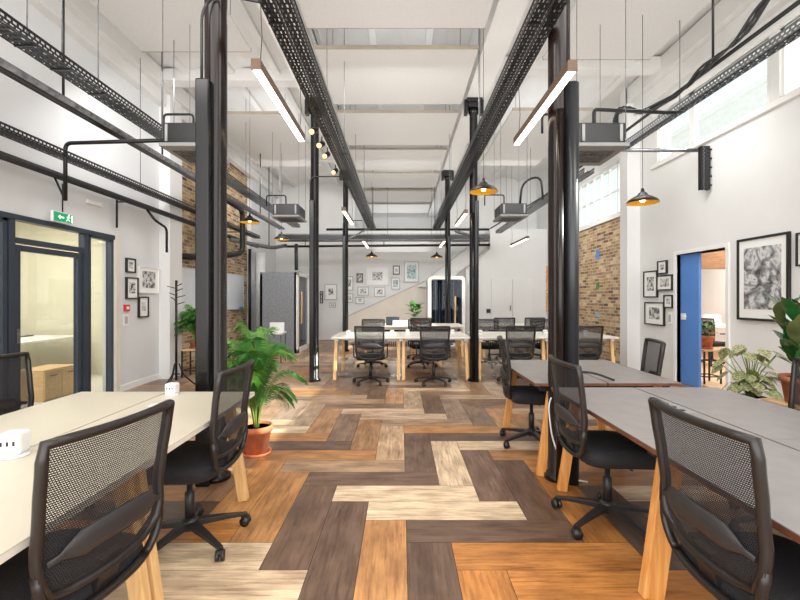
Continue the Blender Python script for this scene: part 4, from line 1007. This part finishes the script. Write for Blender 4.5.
# ------------------------------------------------------------------ booths, coat rack, side bits
yb0, yb1 = 11.04, 12.55; xb0, xb1 = -3.54, -2.63
e = empty('phone_booth', (xb0, yb0, 0), 0, 'grey felt phone booth with a glass door at the back left', 'booth')
w_, d_, h_ = xb1-xb0, yb1-yb0, 2.0
mb = MB(); mb.box(0, w_, 0, .06, 0, h_); mb.box(0, w_, d_-.06, d_, 0, h_); mb.box(0, .06, 0, d_, 0, h_); mb.build('felt_shell', M['felt'], e)
MB().box(0, w_, 0, d_, h_, h_+.05).build('roof', M['felt'], e); MB().box(.03, w_-.02, .03, d_-.03, 0, .06).build('booth_floor', M['felt'], e)
mb = MB(); mb.box(w_-.06, w_+.03, 0, .2, 0, h_+.06); mb.box(w_-.06, w_+.03, d_-.16, d_, 0, h_+.06); mb.box(w_-.06, w_+.03, 0, d_, h_-.04, h_+.06); mb.box(w_-.06, w_+.03, 0, d_, 0, .12); mb.build('door_frame', M['whiteplastic'], e, bevel=.01)
g_ = MB().box(w_-.02, w_-.01, .09, d_-.09, .12, h_-.04).build('door_glass', M['glassd'], e)
MB().tube([(w_+.03, .3, .75), (w_+.07, .3, .75), (w_+.07, .3, 1.55), (w_+.03, .3, 1.55)], .018, 8).build('door_handle', M['oak'], e)
yq = 12.75; xq0, xq1 = PX(428, yq), PX(465.5, yq)
e = empty('phone_booth', ((xq0+xq1)/2, yq, 0), 0, 'white phone booth with rounded frame and dark glass front under the stairs', 'booth')
hw_ = (xq1-xq0)/2; h_ = 2.04
def rrect(hw, z0, z1, r, n=6):
    out = []
    for cx_, cz_, a0 in ((hw-r, z1-r, 0), (-hw+r, z1-r, PI/2), (-hw+r, z0+r, PI), (hw-r, z0+r, 1.5*PI)):
        for k in range(n+1): a = a0+PI/2*k/n; out.append((cx_+r*math.cos(a), cz_+r*math.sin(a)))
    return out
mb = MB(); A_ = rrect(hw_, 0, h_, .14); B_ = rrect(hw_-.1, .1, h_-.1, .05); n = len(A_)
vs = [(x, 0, z) for x, z in A_] + [(x, 0, z) for x, z in B_] + [(x, .95, z) for x, z in A_] + [(x, .9, z) for x, z in B_]
fs = []
for i in range(n):
    j = (i+1) % n; fs += [(i, j, n+j, n+i), (i, 2*n+i, 2*n+j, j), (n+i, n+j, 3*n+j, 3*n+i)]
mb._add(vs, fs); mb.build('shell', M['whiteplastic'], e)
mb = MB(); mb._add([(x, .92, z) for x, z in A_], [tuple(range(n))]); mb.build('back_panel', M['navy'], e)
MB().box(-hw_+.1, hw_-.1, .02, .03, .1, h_-.1).build('door_glass', M['glassd'], e)
mb = MB()
for q in (-.30, -.18, .24): mb.box(q, q+.035, .5, .53, .1, h_-.12)
mb.box(.04, .1, .02, .05, .1, h_-.1); mb.build('mullions', M['silverframe'], e)
MB().box(.22, .26, -.05, -.01, .6, 1.45).build('door_handle', M['oak'], e)
# coat rack
e = empty('coat_rack', (-3.55, 6.95, 0), 0, 'black metal coat rack standing beside the left pilaster', 'coat rack')
MB().tube([(0,0,.1), (0,0,1.68)], .018, 10).build('pole', M['black'], e)
for k in range(3):
    a = 2*PI*k/3+.5; c, s_ = math.cos(a), math.sin(a)
    MB().tube(rpath([(c*.04, s_*.04, .36), (c*.10, s_*.10, .18), (c*.27, s_*.27, .012)], .06), .012, 8).build('foot', M['black'], e)
MB().tube([(-.06, 0, .2), (.06, 0, .2)], .01, 6).build('brace', M['black'], e)
for k in range(10):
    a = k*2.3; z = 1.3 + .036*k; c, s_ = math.cos(a), math.sin(a)
    MB().tube([(c*.01, s_*.01, z), (c*.13, s_*.13, z+.035)], .007, 6).build('peg', M['black'], e)
# small side chair / table near booth
e = empty('side_table', (-2.75, 9.6, 0), 0, 'small white side table on thin black legs in front of the felt booth', 'table')
MB().box(-.2, .2, -.2, .2, .62, .66).build('tabletop', M['whiteplastic'], e, bevel=.004)
MB().box(-.16, .16, .15, .17, .66, .86).build('upstand', M['whiteplastic'], e, bevel=.004)
for sx in (-.18, .18):
    for sy in (-.18, .18): MB().tube([(sx, sy, 0), (sx, sy, .62)], .01, 6).build('leg', M['black'], e)
e = empty('wooden_stool', (-2.95, 8.7, 0), 0, 'low stool with an orange wooden seat near the felt booth', 'stool')
MB().box(-.18, .18, -.18, .18, .42, .45).build('seat', M['oakd'], e, bevel=.005)
for sx in (-.15, .15):
    for sy in (-.15, .15): MB().tube([(sx, sy, 0), (sx, sy, .42)], .01, 6).build('leg', M['black'], e)
# clear bins under back desks
for k, (x, y, lb) in enumerate(((-.98, 7.9, 'left end of the middle back desk'), (.86, 7.7, 'right end of the middle back desk'), (1.58, 7.75, 'left end of the right back desk'), (-.1, 7.8, 'centre leg of the middle back desk'))):
    e = empty('storage_box', (x, y, 0), 0, 'pale translucent box on the floor under the ' + lb, 'box', 'translucent boxes under the back desks')
    MB().box(-.13, .13, -.16, .16, 0, .30).build('body', M['plexi'], e, bevel=.01); MB().box(-.14, .14, -.17, .17, .30, .315).build('lid', M['plexi'], e, bevel=.005)
# far desk objects
tag(MB().box(-.16, .16, -.06, .06, 0, .2).build('document_box', M['navy'], loc=(-.2, 10.7, .742), bevel=.01), 'dark blue box on the farthest white desk', 'box')
tag(MB().box(-.22, .22, -.12, .12, 0, .12).build('paper_stack', M['whiteplastic'], loc=(.02, 10.5, .742), bevel=.01), 'white stack of boxes on the farthest desk beside the plant', 'box')

# ------------------------------------------------------------------ light
def area(name, loc, size, power, rot, col=(1,1,1)):
    l = bpy.data.lights.new(name, 'AREA'); l.shape = 'RECTANGLE'; l.size, l.size_y = size; l.energy = power; l.color = col
    o = bpy.data.objects.new(name, l); COL.objects.link(o); o.location = loc; o.rotation_euler = rot; return o
area('behind_camera_fill', (0, -2.0, 2.7), (8, 4.5), 360, (math.radians(80), 0, 0), (1, .985, .96))  # added fill lamp behind the camera, no window there
for x in (-2.7, 0, 2.9):
    for y in (1.5, 5.6, 9.8):
        area('tilted_fill', (x, y, 4.2), (1.6, .8), 56 if x else 44, (math.radians(38), 0, 0), (1, .99, .97))  # added fill lamps, tilted so the camera only meets their backs
for x in (-2.5, 2.6):
    for y in (3, 7, 11): area('ceiling_fill', (x, y, 3.1), (1.6, 3.6), 19, (PI, 0, 0), (1, .99, .975))  # added upward fill to brighten the ceiling, not real fixtures
for y in (2, 6, 10, 14.5): area('ceiling_fill', (0, y, 2.95), (1.8, 3.8), 20, (PI, 0, 0), (1, .99, .975))  # same added upward fill for the centre bay
for y in (4.5, 6.6, 8.6, 10.5, 12.4, 14.2): area('raft_top_fill', (-.06, y, 4.8), (1.8, .8), 5, (PI, 0, 0), (1, .99, .975))  # added fill hidden above the rafts, there is no cove lighting
for x in (-2.7, 2.7):
    for y in (4.3, 9.3): area('raft_top_fill', (x, y, 4.8), (1.2, 2.6), 9, (PI, 0, 0), (1, .99, .975))  # same hidden added fill over the aisle rafts
area('mezzanine_fill', (0, 16.4, 3.95), (2.6, 2.2), 20, (PI, 0, 0))  # added unseen uplight to brighten the far end of the nave
area('meeting_room_fill', (-5.9, 5.2, 2.85), (1.5, 4), 180, (0, 0, 0), (1, .95, .85))  # added fill out of view, lights the room behind the glass
area('side_room_fill', (5.9, 6.0, 2.85), (1.2, 2), 50, (math.radians(25), 0, 0))  # added unseen fill for the wooden header inside the doorway
area('side_room_fill', (7.2, 9.5, 2.85), (2.5, 5), 300, (0, 0, 0), (1, .98, .95))  # added unseen fill for the rest of the side room
sun = bpy.data.lights.new('sun', 'SUN'); sun.energy = 17; sun.angle = math.radians(.8); sun.color = (1, .95, .86)
so = bpy.data.objects.new('sun', sun); COL.objects.link(so)
so.rotation_euler = Vector((-1.52, .20, -1.0)).to_track_quat('-Z', 'Y').to_euler()
w = bpy.data.worlds.new('sky'); S.world = w; w.use_nodes = True; nt = w.node_tree; bg = nt.nodes['Background']
tc = N(nt, 'ShaderNodeTexCoord'); sp = N(nt, 'ShaderNodeSeparateXYZ'); nt.links.new(tc.outputs['Generated'], sp.inputs[0])
nt.links.new(ramp(nt, sp.outputs['Z'], [(0, (250,250,248)), (.6, (248,250,252))]), bg.inputs['Color']); bg.inputs['Strength'].default_value = 1.6

cam = bpy.data.cameras.new('camera'); co = bpy.data.objects.new('camera', cam); COL.objects.link(co)
co.location = (0, 0, CAMZ); co.rotation_euler = (PI/2, 0, 0); cam.sensor_width = 36; cam.lens = F/800*36
cam.shift_x = -1/800; cam.shift_y = -2/800; cam.clip_start = .05; cam.clip_end = 200
S.camera = co
S.view_settings.view_transform = 'Standard'; S.view_settings.look = 'None'; S.view_settings.exposure = -.02
